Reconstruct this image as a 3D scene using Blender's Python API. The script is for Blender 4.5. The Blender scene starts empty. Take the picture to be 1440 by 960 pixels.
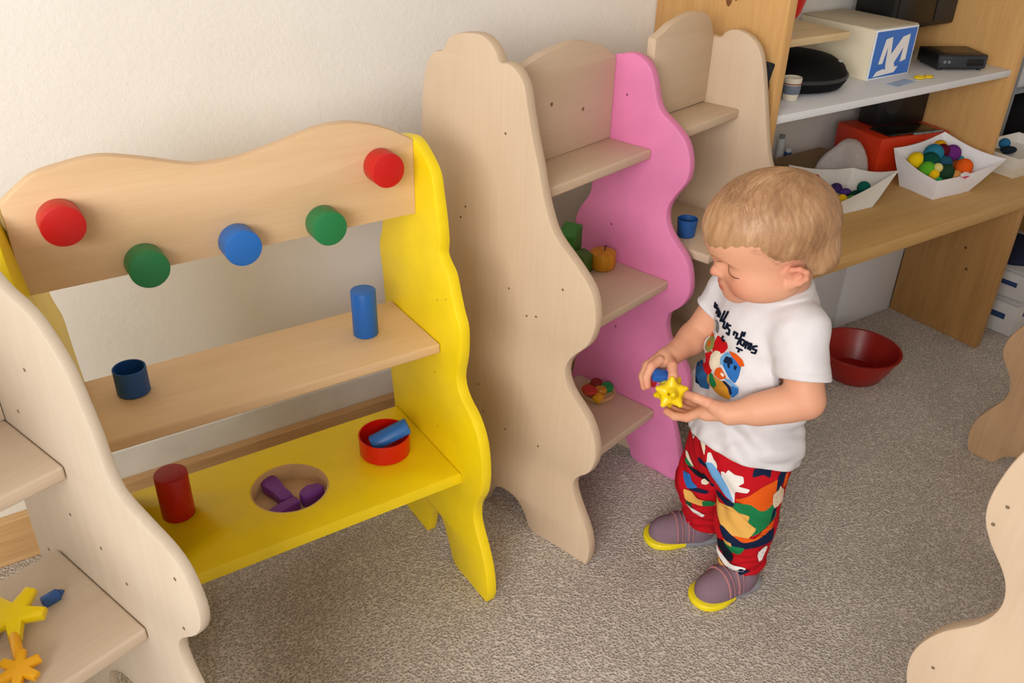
import bpy, bmesh, math, random
import numpy as np
from mathutils import Vector, Matrix
from mathutils.bvhtree import BVHTree
from mathutils.geometry import tessellate_polygon

SC = bpy.context.scene
COL = SC.collection
random.seed(7)

# ------------------------------------------------------------------ camera
cam_data = bpy.data.cameras.new('camera')
cam_data.sensor_width = 36.0
cam_data.lens = 1240.0 / 1440.0 * 36.0
cam_data.clip_start = 0.02
cam = bpy.data.objects.new('camera', cam_data)
COL.objects.link(cam)
cam.matrix_world = Matrix(((0.836313, 0.260476, -0.482425, 0.0),
                           (-0.547796, 0.432935, -0.715882, 0.0),
                           (0.022388, 0.862971, 0.504757, 1.3),
                           (0, 0, 0, 1)))
SC.camera = cam

# ------------------------------------------------------------------ light and exposure
SC.view_settings.view_transform = 'Standard'
SC.view_settings.look = 'None'
SC.view_settings.gamma = 1.0
SC.view_settings.use_curve_mapping = False
SC.view_settings.exposure = 0.0
world = bpy.data.worlds.new('room_light')
SC.world = world
world.use_nodes = True
world.node_tree.nodes['Background'].inputs[0].default_value = (1.0, 0.97, 0.95, 1)
world.node_tree.nodes['Background'].inputs[1].default_value = 0.65

def area_light(name, loc, target, sx, sy, power, color):
    d = bpy.data.lights.new(name, 'AREA')
    d.shape = 'RECTANGLE'; d.size = sx; d.size_y = sy; d.energy = power; d.color = color
    o = bpy.data.objects.new(name, d); COL.objects.link(o)
    o.location = loc
    o.rotation_euler = (Vector(target) - Vector(loc)).to_track_quat('-Z', 'Y').to_euler()
    return o
area_light('window_daylight', (-2.2, -1.25, 1.75), (0.7, 1.0, 0.4), 2.3, 1.3, 118, (1.0, 0.985, 0.965))

# ------------------------------------------------------------------ materials
def lin(c):
    c = c.lstrip('#')
    v = [int(c[i:i+2], 16) / 255 for i in (0, 2, 4)]
    return tuple((x / 12.92 if x <= 0.04045 else ((x + 0.055) / 1.055) ** 2.4) for x in v) + (1.0,)

MATS = {}
def base_mat(name, rough=0.5, spec=0.5):
    m = bpy.data.materials.new(name); m.use_nodes = True
    nt = m.node_tree
    b = nt.nodes['Principled BSDF']
    b.inputs['Roughness'].default_value = rough
    b.inputs['Specular IOR Level'].default_value = spec
    return m, nt, b

def coords(nt, scale):
    tc = nt.nodes.new('ShaderNodeTexCoord')
    mp = nt.nodes.new('ShaderNodeMapping')
    mp.inputs['Scale'].default_value = scale
    nt.links.new(tc.outputs['Object'], mp.inputs['Vector'])
    return mp.outputs['Vector']

def noise(nt, vec, scale, detail=4.0, rough=0.55):
    n = nt.nodes.new('ShaderNodeTexNoise')
    n.inputs['Scale'].default_value = scale
    n.inputs['Detail'].default_value = detail
    n.inputs['Roughness'].default_value = rough
    nt.links.new(vec, n.inputs['Vector'])
    return n.outputs['Fac']

def ramp(nt, fac, stops):
    r = nt.nodes.new('ShaderNodeValToRGB')
    els = r.color_ramp.elements
    while len(els) < len(stops): els.new(0.5)
    for e, (p, c) in zip(els, stops):
        e.position = p; e.color = c
    nt.links.new(fac, r.inputs['Fac'])
    return r.outputs['Color']

def bump(nt, b, fac, strength, dist):
    n = nt.nodes.new('ShaderNodeBump')
    n.inputs['Strength'].default_value = strength
    n.inputs['Distance'].default_value = dist
    nt.links.new(fac, n.inputs['Height'])
    nt.links.new(n.outputs['Normal'], b.inputs['Normal'])

def wood(name, c1, c2, axis, rough=0.5, gscale=1.0):
    if name in MATS: return MATS[name]
    m, nt, b = base_mat(name, rough, 0.3)
    sc = [34.0 * gscale] * 3; sc[axis] = 2.2 * gscale
    vec = coords(nt, sc)
    f = noise(nt, vec, 1.0, 6, 0.6)
    sc2 = [160.0] * 3; sc2[axis] = 9.0
    f2 = noise(nt, coords(nt, sc2), 1.0, 3, 0.6)
    mx = nt.nodes.new('ShaderNodeMix'); mx.data_type = 'FLOAT'
    mx.inputs[0].default_value = 0.45
    nt.links.new(f, mx.inputs[2]); nt.links.new(f2, mx.inputs[3])
    nt.links.new(ramp(nt, mx.outputs[0], [(0.32, lin(c2)), (0.62, lin(c1))]), b.inputs['Base Color'])
    bump(nt, b, f2, 0.08, 0.001)
    MATS[name] = m
    return m

def paint(name, c, rough=0.4, var=0.06, spec=0.5, bscale=180.0, bstr=0.05):
    if name in MATS: return MATS[name]
    m, nt, b = base_mat(name, rough, spec)
    vec = coords(nt, (1, 1, 1))
    f = noise(nt, vec, 14.0, 5)
    c1 = lin(c)
    dark = tuple(x * (1 - 2 * var) for x in c1[:3]) + (1,)
    nt.links.new(ramp(nt, f, [(0.3, dark), (0.65, c1)]), b.inputs['Base Color'])
    bump(nt, b, noise(nt, vec, bscale, 3), bstr, 0.001)
    MATS[name] = m
    return m

def cloth(name, c, rough=0.9, bstr=0.25, scale=900):
    if name in MATS: return MATS[name]
    m, nt, b = base_mat(name, rough, 0.1)
    vec = coords(nt, (1, 1, 1))
    f = noise(nt, vec, 30.0, 4)
    c1 = lin(c)
    nt.links.new(ramp(nt, f, [(0.3, tuple(x * 0.93 for x in c1[:3]) + (1,)), (0.65, c1)]), b.inputs['Base Color'])
    bump(nt, b, noise(nt, vec, scale, 2), bstr, 0.0006)
    MATS[name] = m
    return m

NAT1, NAT2 = '#cfb89e', '#c9b095'
def wood_v(): return wood('beech_plywood_upright', NAT1, NAT2, 2)
def wood_h(): return wood('beech_plywood_flat', NAT1, NAT2, 0)
def bar_h(): return wood('beech_board', '#dfbd96', '#d7b388', 0)
def pale_v(): return wood('pale_plywood_upright', '#c9baa7', '#c3b29d', 2)
def pale_h(): return wood('pale_plywood_flat', '#cebca7', '#c6b29b', 0)
def pine_v(): return wood('varnished_pine_upright', '#d6a96c', '#c8975e', 2)
def pine_h(): return wood('varnished_pine_flat', '#c39c62', '#b68c54', 0)
def yellow(): return paint('yellow_paint', '#f7d80c', 0.38, 0.04)
def pink(): return paint('pink_paint', '#e482b2', 0.45, 0.05)
def red_p(): return paint('red_plastic', '#d0140c', 0.35, 0.05)
def black_p(): return paint('black_plastic', '#121214', 0.4, 0.1)

# ------------------------------------------------------------------ mesh helpers
def link(name, me, mat=None, parent=None, loc=None):
    o = bpy.data.objects.new(name, me); COL.objects.link(o)
    if mat is not None:
        for mm in (mat if isinstance(mat, (list, tuple)) else [mat]): me.materials.append(mm)
    if parent is not None: o.parent = parent
    if loc is not None: o.location = loc
    return o

def finish(name, bm, mat, parent=None, loc=None, smooth=None):
    bmesh.ops.recalc_face_normals(bm, faces=bm.faces[:])
    if smooth is True:
        for f in bm.faces: f.smooth = True
    me = bpy.data.meshes.new(name); bm.to_mesh(me); bm.free()
    if isinstance(smooth, float):
        me.polygons.foreach_set('use_smooth', [True] * len(me.polygons))
        try: me.set_sharp_from_angle(angle=smooth)
        except Exception: pass
    return link(name, me, mat, parent, loc)

def thing(name, label, cat, loc=(0, 0, 0), rz=0.0, group=None):
    o = bpy.data.objects.new(name, None); COL.objects.link(o)
    o.empty_display_size = 0.05
    o.location = loc; o.rotation_euler = (0, 0, rz)
    return tag(o, label, cat, group)

def tag(o, label, cat, group=None):
    o['label'] = label; o['category'] = cat
    if group: o['group'] = group
    return o

def lab(o, label):
    o['label'] = label
    return o

def struct(name, bm, mat, smooth=None):
    o = finish(name, bm, mat, smooth=smooth)
    o['kind'] = 'structure'
    return o

def add_box(bm, x0, x1, y0, y1, z0, z1, r=0.0, seg=2, M=None):
    vs = [bm.verts.new(p) for p in ((x0, y0, z0), (x1, y0, z0), (x1, y1, z0), (x0, y1, z0),
                                    (x0, y0, z1), (x1, y0, z1), (x1, y1, z1), (x0, y1, z1))]
    fs = [bm.faces.new([vs[i] for i in q]) for q in ((3, 2, 1, 0), (4, 5, 6, 7), (0, 1, 5, 4), (1, 2, 6, 5), (2, 3, 7, 6), (3, 0, 4, 7))]
    if r > 0:
        es = list({e for f in fs for e in f.edges})
        res = bmesh.ops.bevel(bm, geom=es, offset=r, segments=seg, profile=0.5, affect='EDGES', clamp_overlap=True)
        vs = list({v for f in res['faces'] for v in f.verts} | {v for v in vs if v.is_valid})
    if M is not None:
        bmesh.ops.transform(bm, matrix=M, verts=[v for v in vs if v.is_valid])
    return vs

def box(name, x0, x1, y0, y1, z0, z1, mat, parent=None, r=0.002, seg=2, M=None, loc=None):
    bm = bmesh.new()
    add_box(bm, x0, x1, y0, y1, z0, z1, r, seg, M)
    return finish(name, bm, mat, parent, loc, smooth=0.6)

def add_lathe(bm, prof, n=40, M=None):
    """prof: list of (radius, z); radius 0 closes onto the axis"""
    rings = []
    for r, z in prof:
        if r < 1e-6: rings.append([bm.verts.new((0, 0, z))])
        else: rings.append([bm.verts.new((r * math.cos(2 * math.pi * i / n), r * math.sin(2 * math.pi * i / n), z)) for i in range(n)])
    for a, b in zip(rings[:-1], rings[1:]):
        for i in range(n):
            j = (i + 1) % n
            if len(a) == 1 and len(b) == 1: continue
            if len(a) == 1: bm.faces.new((a[0], b[j], b[i]))
            elif len(b) == 1: bm.faces.new((a[i], a[j], b[0]))
            else: bm.faces.new((a[i], a[j], b[j], b[i]))
    if M is not None: bmesh.ops.transform(bm, matrix=M, verts=[v for r in rings for v in r])

def lathe(name, prof, mat, parent=None, loc=None, n=40, M=None, ang=0.6):
    bm = bmesh.new(); add_lathe(bm, prof, n, M)
    return finish(name, bm, mat, parent, loc, smooth=ang)

def cyl_prof(r, h, e=0.002):
    return [(0, 0), (r - e, 0), (r - 0.3 * e, 0.3 * e), (r, e), (r, h - e), (r - 0.3 * e, h - 0.3 * e), (r - e, h), (0, h)]

def cup_prof(r0, r1, h, t, base=None):
    base = t if base is None else base
    return [(0, 0), (r0 - 0.002, 0), (r0, 0.002), (r1, h - 0.001), (r1 - t * 0.5, h), (r1 - t, h - 0.001), (r0 - t, base), (0, base)]

def catmull(pts, n=4, closed=True):
    out = []; N = len(pts)
    for i in range(N if closed else N - 1):
        p0 = pts[(i - 1) % N] if closed or i > 0 else pts[0]
        p1 = pts[i]; p2 = pts[(i + 1) % N]
        p3 = pts[(i + 2) % N] if closed or i + 2 < N else pts[-1]
        for k in range(n):
            t = k / n
            out.append(tuple(0.5 * ((2 * p1[j]) + (p2[j] - p0[j]) * t + (2 * p0[j] - 5 * p1[j] + 4 * p2[j] - p3[j]) * t * t
                                    + (3 * p1[j] - p0[j] - 3 * p2[j] + p3[j]) * t ** 3) for j in range(len(p1))))
    if not closed: out.append(tuple(pts[-1]))
    return out

def poly_area(p):
    return 0.5 * sum(p[i][0] * p[(i + 1) % len(p)][1] - p[(i + 1) % len(p)][0] * p[i][1] for i in range(len(p)))

def offset_poly(p, d):
    n = len(p); out = []
    for i in range(n):
        a, b, c = p[i - 1], p[i], p[(i + 1) % n]
        e1 = Vector((b[0] - a[0], b[1] - a[1])); e2 = Vector((c[0] - b[0], c[1] - b[1]))
        if e1.length < 1e-9: e1 = e2
        if e2.length < 1e-9: e2 = e1
        e1.normalize(); e2.normalize()
        nn = Vector((-(e1.y + e2.y), e1.x + e2.x))
        if nn.length < 1e-6: nn = Vector((-e1.y, e1.x))
        nn.normalize()
        k = max(0.5, nn.dot(Vector((-e1.y, e1.x))))
        out.append((b[0] + nn.x * d / k, b[1] + nn.y * d / k))
    return out

def slab_bm(poly, t, r, to3):
    """a board cut to an outline, t thick, rounded rim; to3(a, b, w) places it"""
    if poly_area(poly) < 0: poly = poly[::-1]
    bm = bmesh.new()
    prof = [(r, 0.0), (0.3 * r, 0.3 * r), (0.0, r), (0.0, t - r), (0.3 * r, t - 0.3 * r), (r, t)]
    rings = []
    for ins, w in prof:
        q = offset_poly(poly, ins) if ins > 0 else poly
        rings.append([bm.verts.new(to3(a, b, w)) for a, b in q])
    n = len(poly)
    for A_, B_ in zip(rings[:-1], rings[1:]):
        for i in range(n):
            f = bm.faces.new((A_[i], A_[(i + 1) % n], B_[(i + 1) % n], B_[i])); f.smooth = True
    inner = offset_poly(poly, r)
    tris = tessellate_polygon([[Vector((p[0], p[1], 0)) for p in inner]])
    for ring in (rings[0], rings[-1]):
        for tri in tris:
            try: bm.faces.new([ring[i] for i in tri]).smooth = False
            except ValueError: pass
    return bm

def side_panel(name, pts, x0, t, mat, parent, r=0.003, label=None, n=3, holes=(), hmat=None, hx=None):
    poly = catmull(pts, n)
    bm = slab_bm(poly, t, r, lambda a, b, w: (x0 + w, a, b))
    o = finish(name, bm, mat, parent, smooth=0.7)
    if label: o['label'] = label
    for (a, b) in holes:
        bm = bmesh.new()
        sgn = -1 if hx < x0 + t / 2 else 1
        add_lathe(bm, [(0.0012, 0.0001), (0.0024, 0.0001), (0.0024, 0.0005), (0.0018, 0.0005), (0.0010, 0.0003), (0, 0.0002)], 10,
                  Matrix.Translation((hx, a, b)) @ Matrix.Rotation(sgn * math.pi / 2, 4, 'Y'))
        finish('screw', bm, hmat or paint('screw_head', '#77624a', 0.6), o)
    return o

def shelf(name, x0, x1, y0, y1, z, t, mat, parent, label=None):
    o = box(name, x0, x1, y0, y1, z - t, z, mat, parent, r=0.004, seg=3)
    if label: o['label'] = label
    return o

def bar(name, pts_top, x0, x1, z0, yf, t, mat, parent):
    """back board: straight bottom, wavy top; yf is its front face"""
    top = catmull(pts_top, 5, closed=False)
    poly = [(x0, z0), (x1, z0)] + [p for p in top[::-1]]
    bm = slab_bm(poly, t, 0.0025, lambda a, b, w: (a, yf + w, b))
    return finish(name, bm, mat, parent, smooth=0.7)

# ------------------------------------------------------------------ the room
def room():
    WY = 1.65
    m, nt, b = base_mat('cream_plaster', 0.9, 0.15)
    vec = coords(nt, (1, 1, 1))
    f = noise(nt, vec, 110.0, 4, 0.6)
    nt.links.new(ramp(nt, noise(nt, vec, 3.0, 3), [(0.3, lin('#eae6de')), (0.7, lin('#f0ece5'))]), b.inputs['Base Color'])
    bump(nt, b, f, 0.28, 0.004)
    bm = bmesh.new(); add_box(bm, -2.6, 3.75, WY, WY + 0.12, 0, 2.5)
    struct('wall_back', bm, m)
    bm = bmesh.new(); add_box(bm, 3.6, 3.72, -2.2, WY, 0, 2.5)
    struct('wall_right', bm, m)
    bm = bmesh.new(); add_box(bm, -1.3, 3.75, -2.3, WY + 0.12, 2.5, 2.6)
    struct('ceiling_unseen', bm, m)  # out of view, added to keep ambient light off the right side
    bm = bmesh.new(); add_box(bm, -1.3, 3.72, -2.3, -2.2, 0, 2.5)
    struct('wall_front_unseen', bm, m)  # unseen wall behind the camera, added so ambient light enters from the left
    # carpet
    m, nt, b = base_mat('grey_loop_carpet', 0.97, 0.05)
    vec = coords(nt, (1, 1, 1))
    f = noise(nt, vec, 260.0, 3, 0.7)
    f2 = noise(nt, vec, 5.0, 4, 0.6)
    v = nt.nodes.new('ShaderNodeTexVoronoi'); v.inputs['Scale'].default_value = 230.0
    nt.links.new(vec, v.inputs['Vector'])
    mx = nt.nodes.new('ShaderNodeMix'); mx.data_type = 'FLOAT'; mx.inputs[0].default_value = 0.5
    nt.links.new(f, mx.inputs[2]); nt.links.new(v.outputs['Distance'], mx.inputs[3])
    c1 = ramp(nt, mx.outputs[0], [(0.28, lin('#9c9088')), (0.5, lin('#cfc4ba')), (0.72, lin('#ebe2d9'))])
    mc = nt.nodes.new('ShaderNodeMix'); mc.data_type = 'RGBA'; mc.blend_type = 'MULTIPLY'
    mc.inputs[0].default_value = 1.0
    nt.links.new(c1, mc.inputs[6])
    nt.links.new(ramp(nt, f2, [(0.3, (0.86, 0.85, 0.84, 1)), (0.7, (1, 1, 1, 1))]), mc.inputs[7])
    nt.links.new(mc.outputs[2], b.inputs['Base Color'])
    bump(nt, b, mx.outputs[0], 1.0, 0.008)
    bm = bmesh.new(); add_box(bm, -2.6, 3.72, -2.2, WY + 0.12, -0.06, 0.0)
    struct('floor', bm, m)
    # skirting: flat white board with a timber strip in front
    bm = bmesh.new(); add_box(bm, -2.6, 1.53, WY - 0.008, WY, 0, 0.172, 0.002)
    struct('baseboard_back', bm, paint('white_board', '#e6e2da', 0.6))
    bm = bmesh.new(); add_box(bm, -2.6, 1.53, WY - 0.03, WY - 0.008, 0, 0.105, 0.003)
    struct('trim_1', bm, wood('skirting_timber', '#cfa878', '#b98f60', 0))
room()

# ------------------------------------------------------------------ yellow low shelf unit
YELLOW_OUTLINE = [(1.271, 0.85), (1.24, 0.834), (1.212, 0.81), (1.202, 0.774), (1.194, 0.741), (1.188, 0.70), (1.191, 0.676), (1.182, 0.664), (1.163, 0.648),
    (1.152, 0.621), (1.138, 0.588), (1.124, 0.56), (1.125, 0.508), (1.136, 0.455), (1.119, 0.423), (1.085, 0.401), (1.059, 0.362), (1.049, 0.304), (1.055, 0.253),
    (1.076, 0.209), (1.076, 0.168), (1.052, 0.123), (1.034, 0.08), (1.026, 0.035), (1.030, 0.006), (1.04, 0.0), (1.10, 0.0), (1.152, 0.0), (1.176, 0.04), (1.202, 0.085), (1.232, 0.082),
    (1.253, 0.05), (1.266, 0.006), (1.28, 0.0), (1.36, 0.0), (1.44, 0.0), (1.447, 0.01), (1.43, 0.10), (1.405, 0.17), (1.398, 0.246), (1.41, 0.351), (1.418, 0.504), (1.424, 0.565), (1.428, 0.606),
    (1.41, 0.652), (1.40, 0.72), (1.385, 0.79), (1.35, 0.835), (1.30, 0.85)]
def yellow_unit():
    t = thing('shelf_unit', 'low bright yellow shelf unit with coloured knobs on its back board', 'shelf', (0.34, 1.23, 0))
    ox, oy = 0.34, 1.23
    out = [(a - oy, b) for a, b in YELLOW_OUTLINE]
    side_panel('side_panel', out, 0.65 - ox, 0.021, yellow(), t, label='yellow wavy side board, the one by the tall shelf', holes=[(1.20 - oy, 0.585), (1.17 - oy, 0.60), (1.215 - oy, 0.43), (1.21 - oy, 0.31)], hmat=paint('filled_screw', '#d9b40c', 0.5), hx=0.65 - ox)
    def skew(o, all_verts):
        # the left end of the unit is knocked askew: its side board toes in towards the wall and leans a little
        for v in o.data.vertices:
            if all_verts or v.co.x < 0.0445 - ox:
                v.co.x += 0.62 * max(0.0, v.co.y + oy - 1.15) ** 2 - 0.008 + 0.08 * (0.72 - v.co.z)
        o.data.update()
    lp = side_panel('side_panel', out, 0.021 - ox, 0.021, yellow(), t, label='yellow wavy side board half hidden by the pale shelf')
    skew(lp, True)
    top = [(0.042, 0.855), (0.083, 0.885), (0.12, 0.895), (0.174, 0.90), (0.228, 0.888), (0.283, 0.871), (0.313, 0.866), (0.366, 0.867), (0.433, 0.88), (0.491, 0.893), (0.544, 0.893), (0.598, 0.878), (0.65, 0.851)]
    bar('back_board', [(a - ox, b) for a, b in top], 0.042 - ox, 0.65 - ox, 0.721, 1.27 - oy, 0.021, bar_h(), t)
    sb = shelf('shelf_board', 0.0425 - ox, 0.6495 - ox, 1.191 - oy, 1.385 - oy, 0.502, 0.02, bar_h(), t)
    skew(sb, False)
    # yellow bottom board with a round hole
    hx, hy, hr = 0.366 - ox, 1.252 - oy, 0.0695
    x0, x1, y0, y1, z1, th = 0.0425 - ox, 0.6495 - ox, 1.122 - oy, 1.385 - oy, 0.256, 0.022
    bm = bmesh.new(); n = 64
    def outer(i):
        a = 2 * math.pi * i / n; dx, dy = math.cos(a), math.sin(a)
        k = min(((x1 - hx) / dx) if dx > 1e-9 else ((x0 - hx) / dx if dx < -1e-9 else 9), ((y1 - hy) / dy) if dy > 1e-9 else ((y0 - hy) / dy if dy < -1e-9 else 9))
        return [hx + dx * k, hy + dy * k]
    O = [outer(i) for i in range(n)]
    for cx, cy in ((x0, y0), (x1, y0), (x1, y1), (x0, y1)):
        j = min(range(n), key=lambda i: (O[i][0] - cx) ** 2 + (O[i][1] - cy) ** 2); O[j] = [cx, cy]
    rings = [[bm.verts.new((hx + hr * math.cos(2 * math.pi * i / n), hy + hr * math.sin(2 * math.pi * i / n), z)) for i in range(n)] for z in (z1 - th, z1 - 0.0015)]
    rings.append([bm.verts.new((hx + (hr + 0.0015) * math.cos(2 * math.pi * i / n), hy + (hr + 0.0015) * math.sin(2 * math.pi * i / n), z1)) for i in range(n)])
    e = 0.003
    def ins(p, d): return (min(max(p[0], x0 + d), x1 - d), min(max(p[1], y0 + d), y1 - d))
    rings.append([bm.verts.new((*ins(p, e), z1)) for p in O])
    rings.append([bm.verts.new((*ins(p, e * .3), z1 - e * .3)) for p in O])
    rings.append([bm.verts.new((*p, z1 - e)) for p in O])
    rings.append([bm.verts.new((*p, z1 - th)) for p in O])
    rings.append(rings[0])
    for A_, B_ in zip(rings[:-1], rings[1:]):
        for i in range(n): bm.faces.new((A_[i], A_[(i + 1) % n], B_[(i + 1) % n], B_[i]))
    bb = finish('bottom_board', bm, yellow(), t, smooth=0.5); skew(bb, False)
    lab(bb, 'yellow bottom shelf board with a round hole')
    # wooden well under the hole
    well = lathe('round_well', [(0, 0.0), (0.088, 0.0), (0.088, 0.0235), (hr - 0.0002, 0.0235), (hr - 0.0002, 0.0440), (hr - 0.0022, 0.0446), (hr - 0.0026, 0.0440), (hr - 0.0026, 0.010), (0, 0.010)],
                 wood('well_wood', '#dcb88c', '#c89f70', 0), t, (hx, hy, 0.2102), n=64)
    well['label'] = 'bare wooden round well below the hole'
    # five knobs
    for (x, z, c, nm) in ((0.107, 0.825, '#c8100e', 'red knob at the left end of the board'), (0.203, 0.738, '#1d7d46', 'green knob on the left'),
                          (0.340, 0.740, '#1f6fc6', 'blue knob in the middle'), (0.480, 0.742, '#1d7d46', 'green knob on the right'), (0.586, 0.819, '#c8100e', 'red knob at the right end of the board')):
        k = lathe('knob', cyl_prof(0.0285, 0.036, 0.002), paint('lacquer_' + c[1:], c, 0.38, 0.03), t, (x - ox, 1.2702 - oy, z), n=48,
                  M=Matrix.Rotation(math.pi / 2, 4, 'X'))
        k['label'] = nm
yellow_unit()

def blob_mesh(name, poly, h, r, mat, parent=None, M=None):
    """a chunky toy block cut to an outline"""
    bm = slab_bm(catmull(poly, 3), h, r, lambda a, b, w: (a, b, w))
    if M is not None: bmesh.ops.transform(bm, matrix=M, verts=bm.verts[:])
    return finish(name, bm, mat, parent, smooth=0.7)

BLUE = lambda: paint('blue_lacquer', '#1763b8', 0.42, 0.05)
DBLUE = lambda: paint('dark_blue_lacquer', '#174f92', 0.5, 0.05)
def yellow_toys():
    o = lathe('toy_block', cyl_prof(0.0225, 0.088), BLUE(), None, (0.552, 1.292, 0.5022))
    tag(o, 'tall blue cylinder block on the natural middle shelf of the yellow unit', 'toy')
    o = lathe('toy_cup', cup_prof(0.0255, 0.0255, 0.046, 0.0022, 0.004), DBLUE(), None, (0.155, 1.312, 0.5022), ang=0.5)
    tag(o, 'short hollow blue cup on the natural middle shelf of the yellow unit', 'toy')
    o = lathe('toy_block', cyl_prof(0.0275, 0.088), paint('red_lacquer', '#b80f0c', 0.42, 0.05), None, (0.1775, 1.285, 0.2562))
    tag(o, 'tall red cylinder block on the yellow bottom shelf', 'toy')
    o = lathe('toy_bowl', cup_prof(0.048, 0.049, 0.042, 0.003, 0.004), paint('red_enamel', '#d3170d', 0.25, 0.03), None, (0.560, 1.258, 0.2562), n=56, ang=0.5)
    tag(o, 'round shallow red bowl on the yellow bottom shelf', 'bowl')
    # blue half-round block leaning out of the red bowl
    pr = [(-0.018, 0.0), (0.018, 0.0), (0.0185, 0.006), (0.013, 0.016), (0.005, 0.0195), (-0.005, 0.0195), (-0.013, 0.016), (-0.0185, 0.006)]
    bm = slab_bm(pr, 0.078, 0.003, lambda a, b, w: (w, a, b))
    M = Matrix.Translation((0.5365, 1.262, 0.274)) @ Matrix.Rotation(math.radians(-14), 4, 'Z') @ Matrix.Rotation(math.radians(-21), 4, 'Y')
    bmesh.ops.transform(bm, matrix=M, verts=bm.verts[:])
    tag(finish('toy_block', bm, paint('mid_blue_lacquer', '#2a6fc0', 0.4, 0.05), smooth=0.7), 'blue half-round block leaning over the rim of the red bowl', 'toy')
    P = lambda: paint('purple_lacquer', '#7a379a', 0.45, 0.05)
    out = [(-0.036, -0.010), (-0.034, 0.010), (-0.012, 0.011), (0.004, 0.014), (0.020, 0.015), (0.030, 0.008), (0.034, 0.0), (0.027, -0.012), (0.006, -0.013), (-0.01, -0.011)]
    out = [(p * 1.15, q * 1.15) for p, q in out]
    M = Matrix.Translation((0.350, 1.284, 0.2208)) @ Matrix.Rotation(math.radians(99), 4, 'Z')
    tag(blob_mesh('toy_block', out, 0.022, 0.004, P(), None, M), 'purple block lying towards the wall inside the round well', 'toy')
    out = [(-0.034, -0.004), (-0.03, 0.009), (-0.012, 0.012), (0.013, 0.011), (0.026, 0.009), (0.026, -0.010), (0.01, -0.011), (-0.026, -0.012)]
    M = Matrix.Translation((0.345, 1.226, 0.2208)) @ Matrix.Rotation(math.radians(14), 4, 'Z')
    tag(blob_mesh('toy_block', out, 0.022, 0.004, P(), None, M), 'tapered purple block at the near edge of the round well', 'toy')
    out = [(-0.021, -0.011), (-0.020, 0.010), (0.0, 0.018), (0.010, 0.014), (0.021, 0.008), (0.022, -0.008), (0.010, -0.012)]
    M = Matrix.Translation((0.400, 1.236, 0.2208)) @ Matrix.Rotation(math.radians(14), 4, 'Z')
    tag(blob_mesh('toy_block', out, 0.026, 0.004, P(), None, M), 'short thick purple block against the right side of the round well', 'toy')
yellow_toys()

# ------------------------------------------------------------------ tall unit, pink and natural
TH = math.radians(14.5)
def uv(u, v, z=0.0, th=TH):
    return (u * math.cos(th) - v * math.sin(th), u * math.sin(th) + v * math.cos(th), z)
TALL_OUTLINE = [(1.217, 0.786), (1.207, 0.90), (1.184, 0.947), (1.160, 0.956), (1.151, 0.966), (1.138, 0.982), (1.112, 0.993), (1.069, 0.998), (1.045, 0.991), (1.028, 0.976), (1.019, 0.960), (0.999, 0.961), (0.98, 0.952),
    (0.963, 0.932), (0.954, 0.897), (0.941, 0.848), (0.926, 0.802), (0.915, 0.762), (0.901, 0.723), (0.881, 0.688), (0.838, 0.653), (0.799, 0.616), (0.785, 0.58), (0.783, 0.545), (0.796, 0.504), (0.831, 0.463), (0.843, 0.429),
    (0.830, 0.393), (0.787, 0.353), (0.765, 0.315), (0.758, 0.272), (0.77, 0.232), (0.796, 0.206), (0.807, 0.177), (0.792, 0.137), (0.765, 0.088), (0.754, 0.046), (0.757, 0.008), (0.768, 0.0), (0.84, 0.0), (0.908, 0.0),
    (0.925, 0.03), (0.949, 0.058), (0.985, 0.067), (1.014, 0.056), (1.034, 0.025), (1.042, 0.003), (1.055, 0.0), (1.12, 0.0), (1.19, 0.0), (1.20, 0.012), (1.195, 0.10), (1.175, 0.18), (1.18, 0.27), (1.205, 0.36), (1.20, 0.46), (1.182, 0.54), (1.195, 0.63), (1.213, 0.71)]
PINK_OUTLINE = [(1.022, 0.922), (0.991, 0.926), (0.961, 0.912), (0.944, 0.886), (0.933, 0.850), (0.919, 0.828), (0.887, 0.808), (0.858, 0.783), (0.843, 0.746), (0.844, 0.708), (0.866, 0.672), (0.881, 0.64), (0.878, 0.606), (0.855, 0.576),
    (0.824, 0.547), (0.809, 0.511), (0.805, 0.472), (0.821, 0.438), (0.847, 0.411), (0.850, 0.380), (0.835, 0.343), (0.795, 0.305), (0.776, 0.265), (0.782, 0.222), (0.802, 0.19), (0.804, 0.158), (0.787, 0.11), (0.773, 0.06), (0.770, 0.02), (0.778, 0.0),
    (0.83, 0.0), (0.893, 0.0), (0.91, 0.03), (0.926, 0.05), (0.96, 0.062), (0.99, 0.05), (1.005, 0.02), (1.012, 0.0), (1.06, 0.0), (1.12, 0.0), (1.125, 0.015), (1.11, 0.10), (1.088, 0.18), (1.085, 0.30), (1.10, 0.43), (1.108, 0.52), (1.111, 0.55), (1.102, 0.58), (1.077, 0.621), (1.073, 0.67), (1.075, 0.78), (1.068, 0.86), (1.048, 0.91)]
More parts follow.
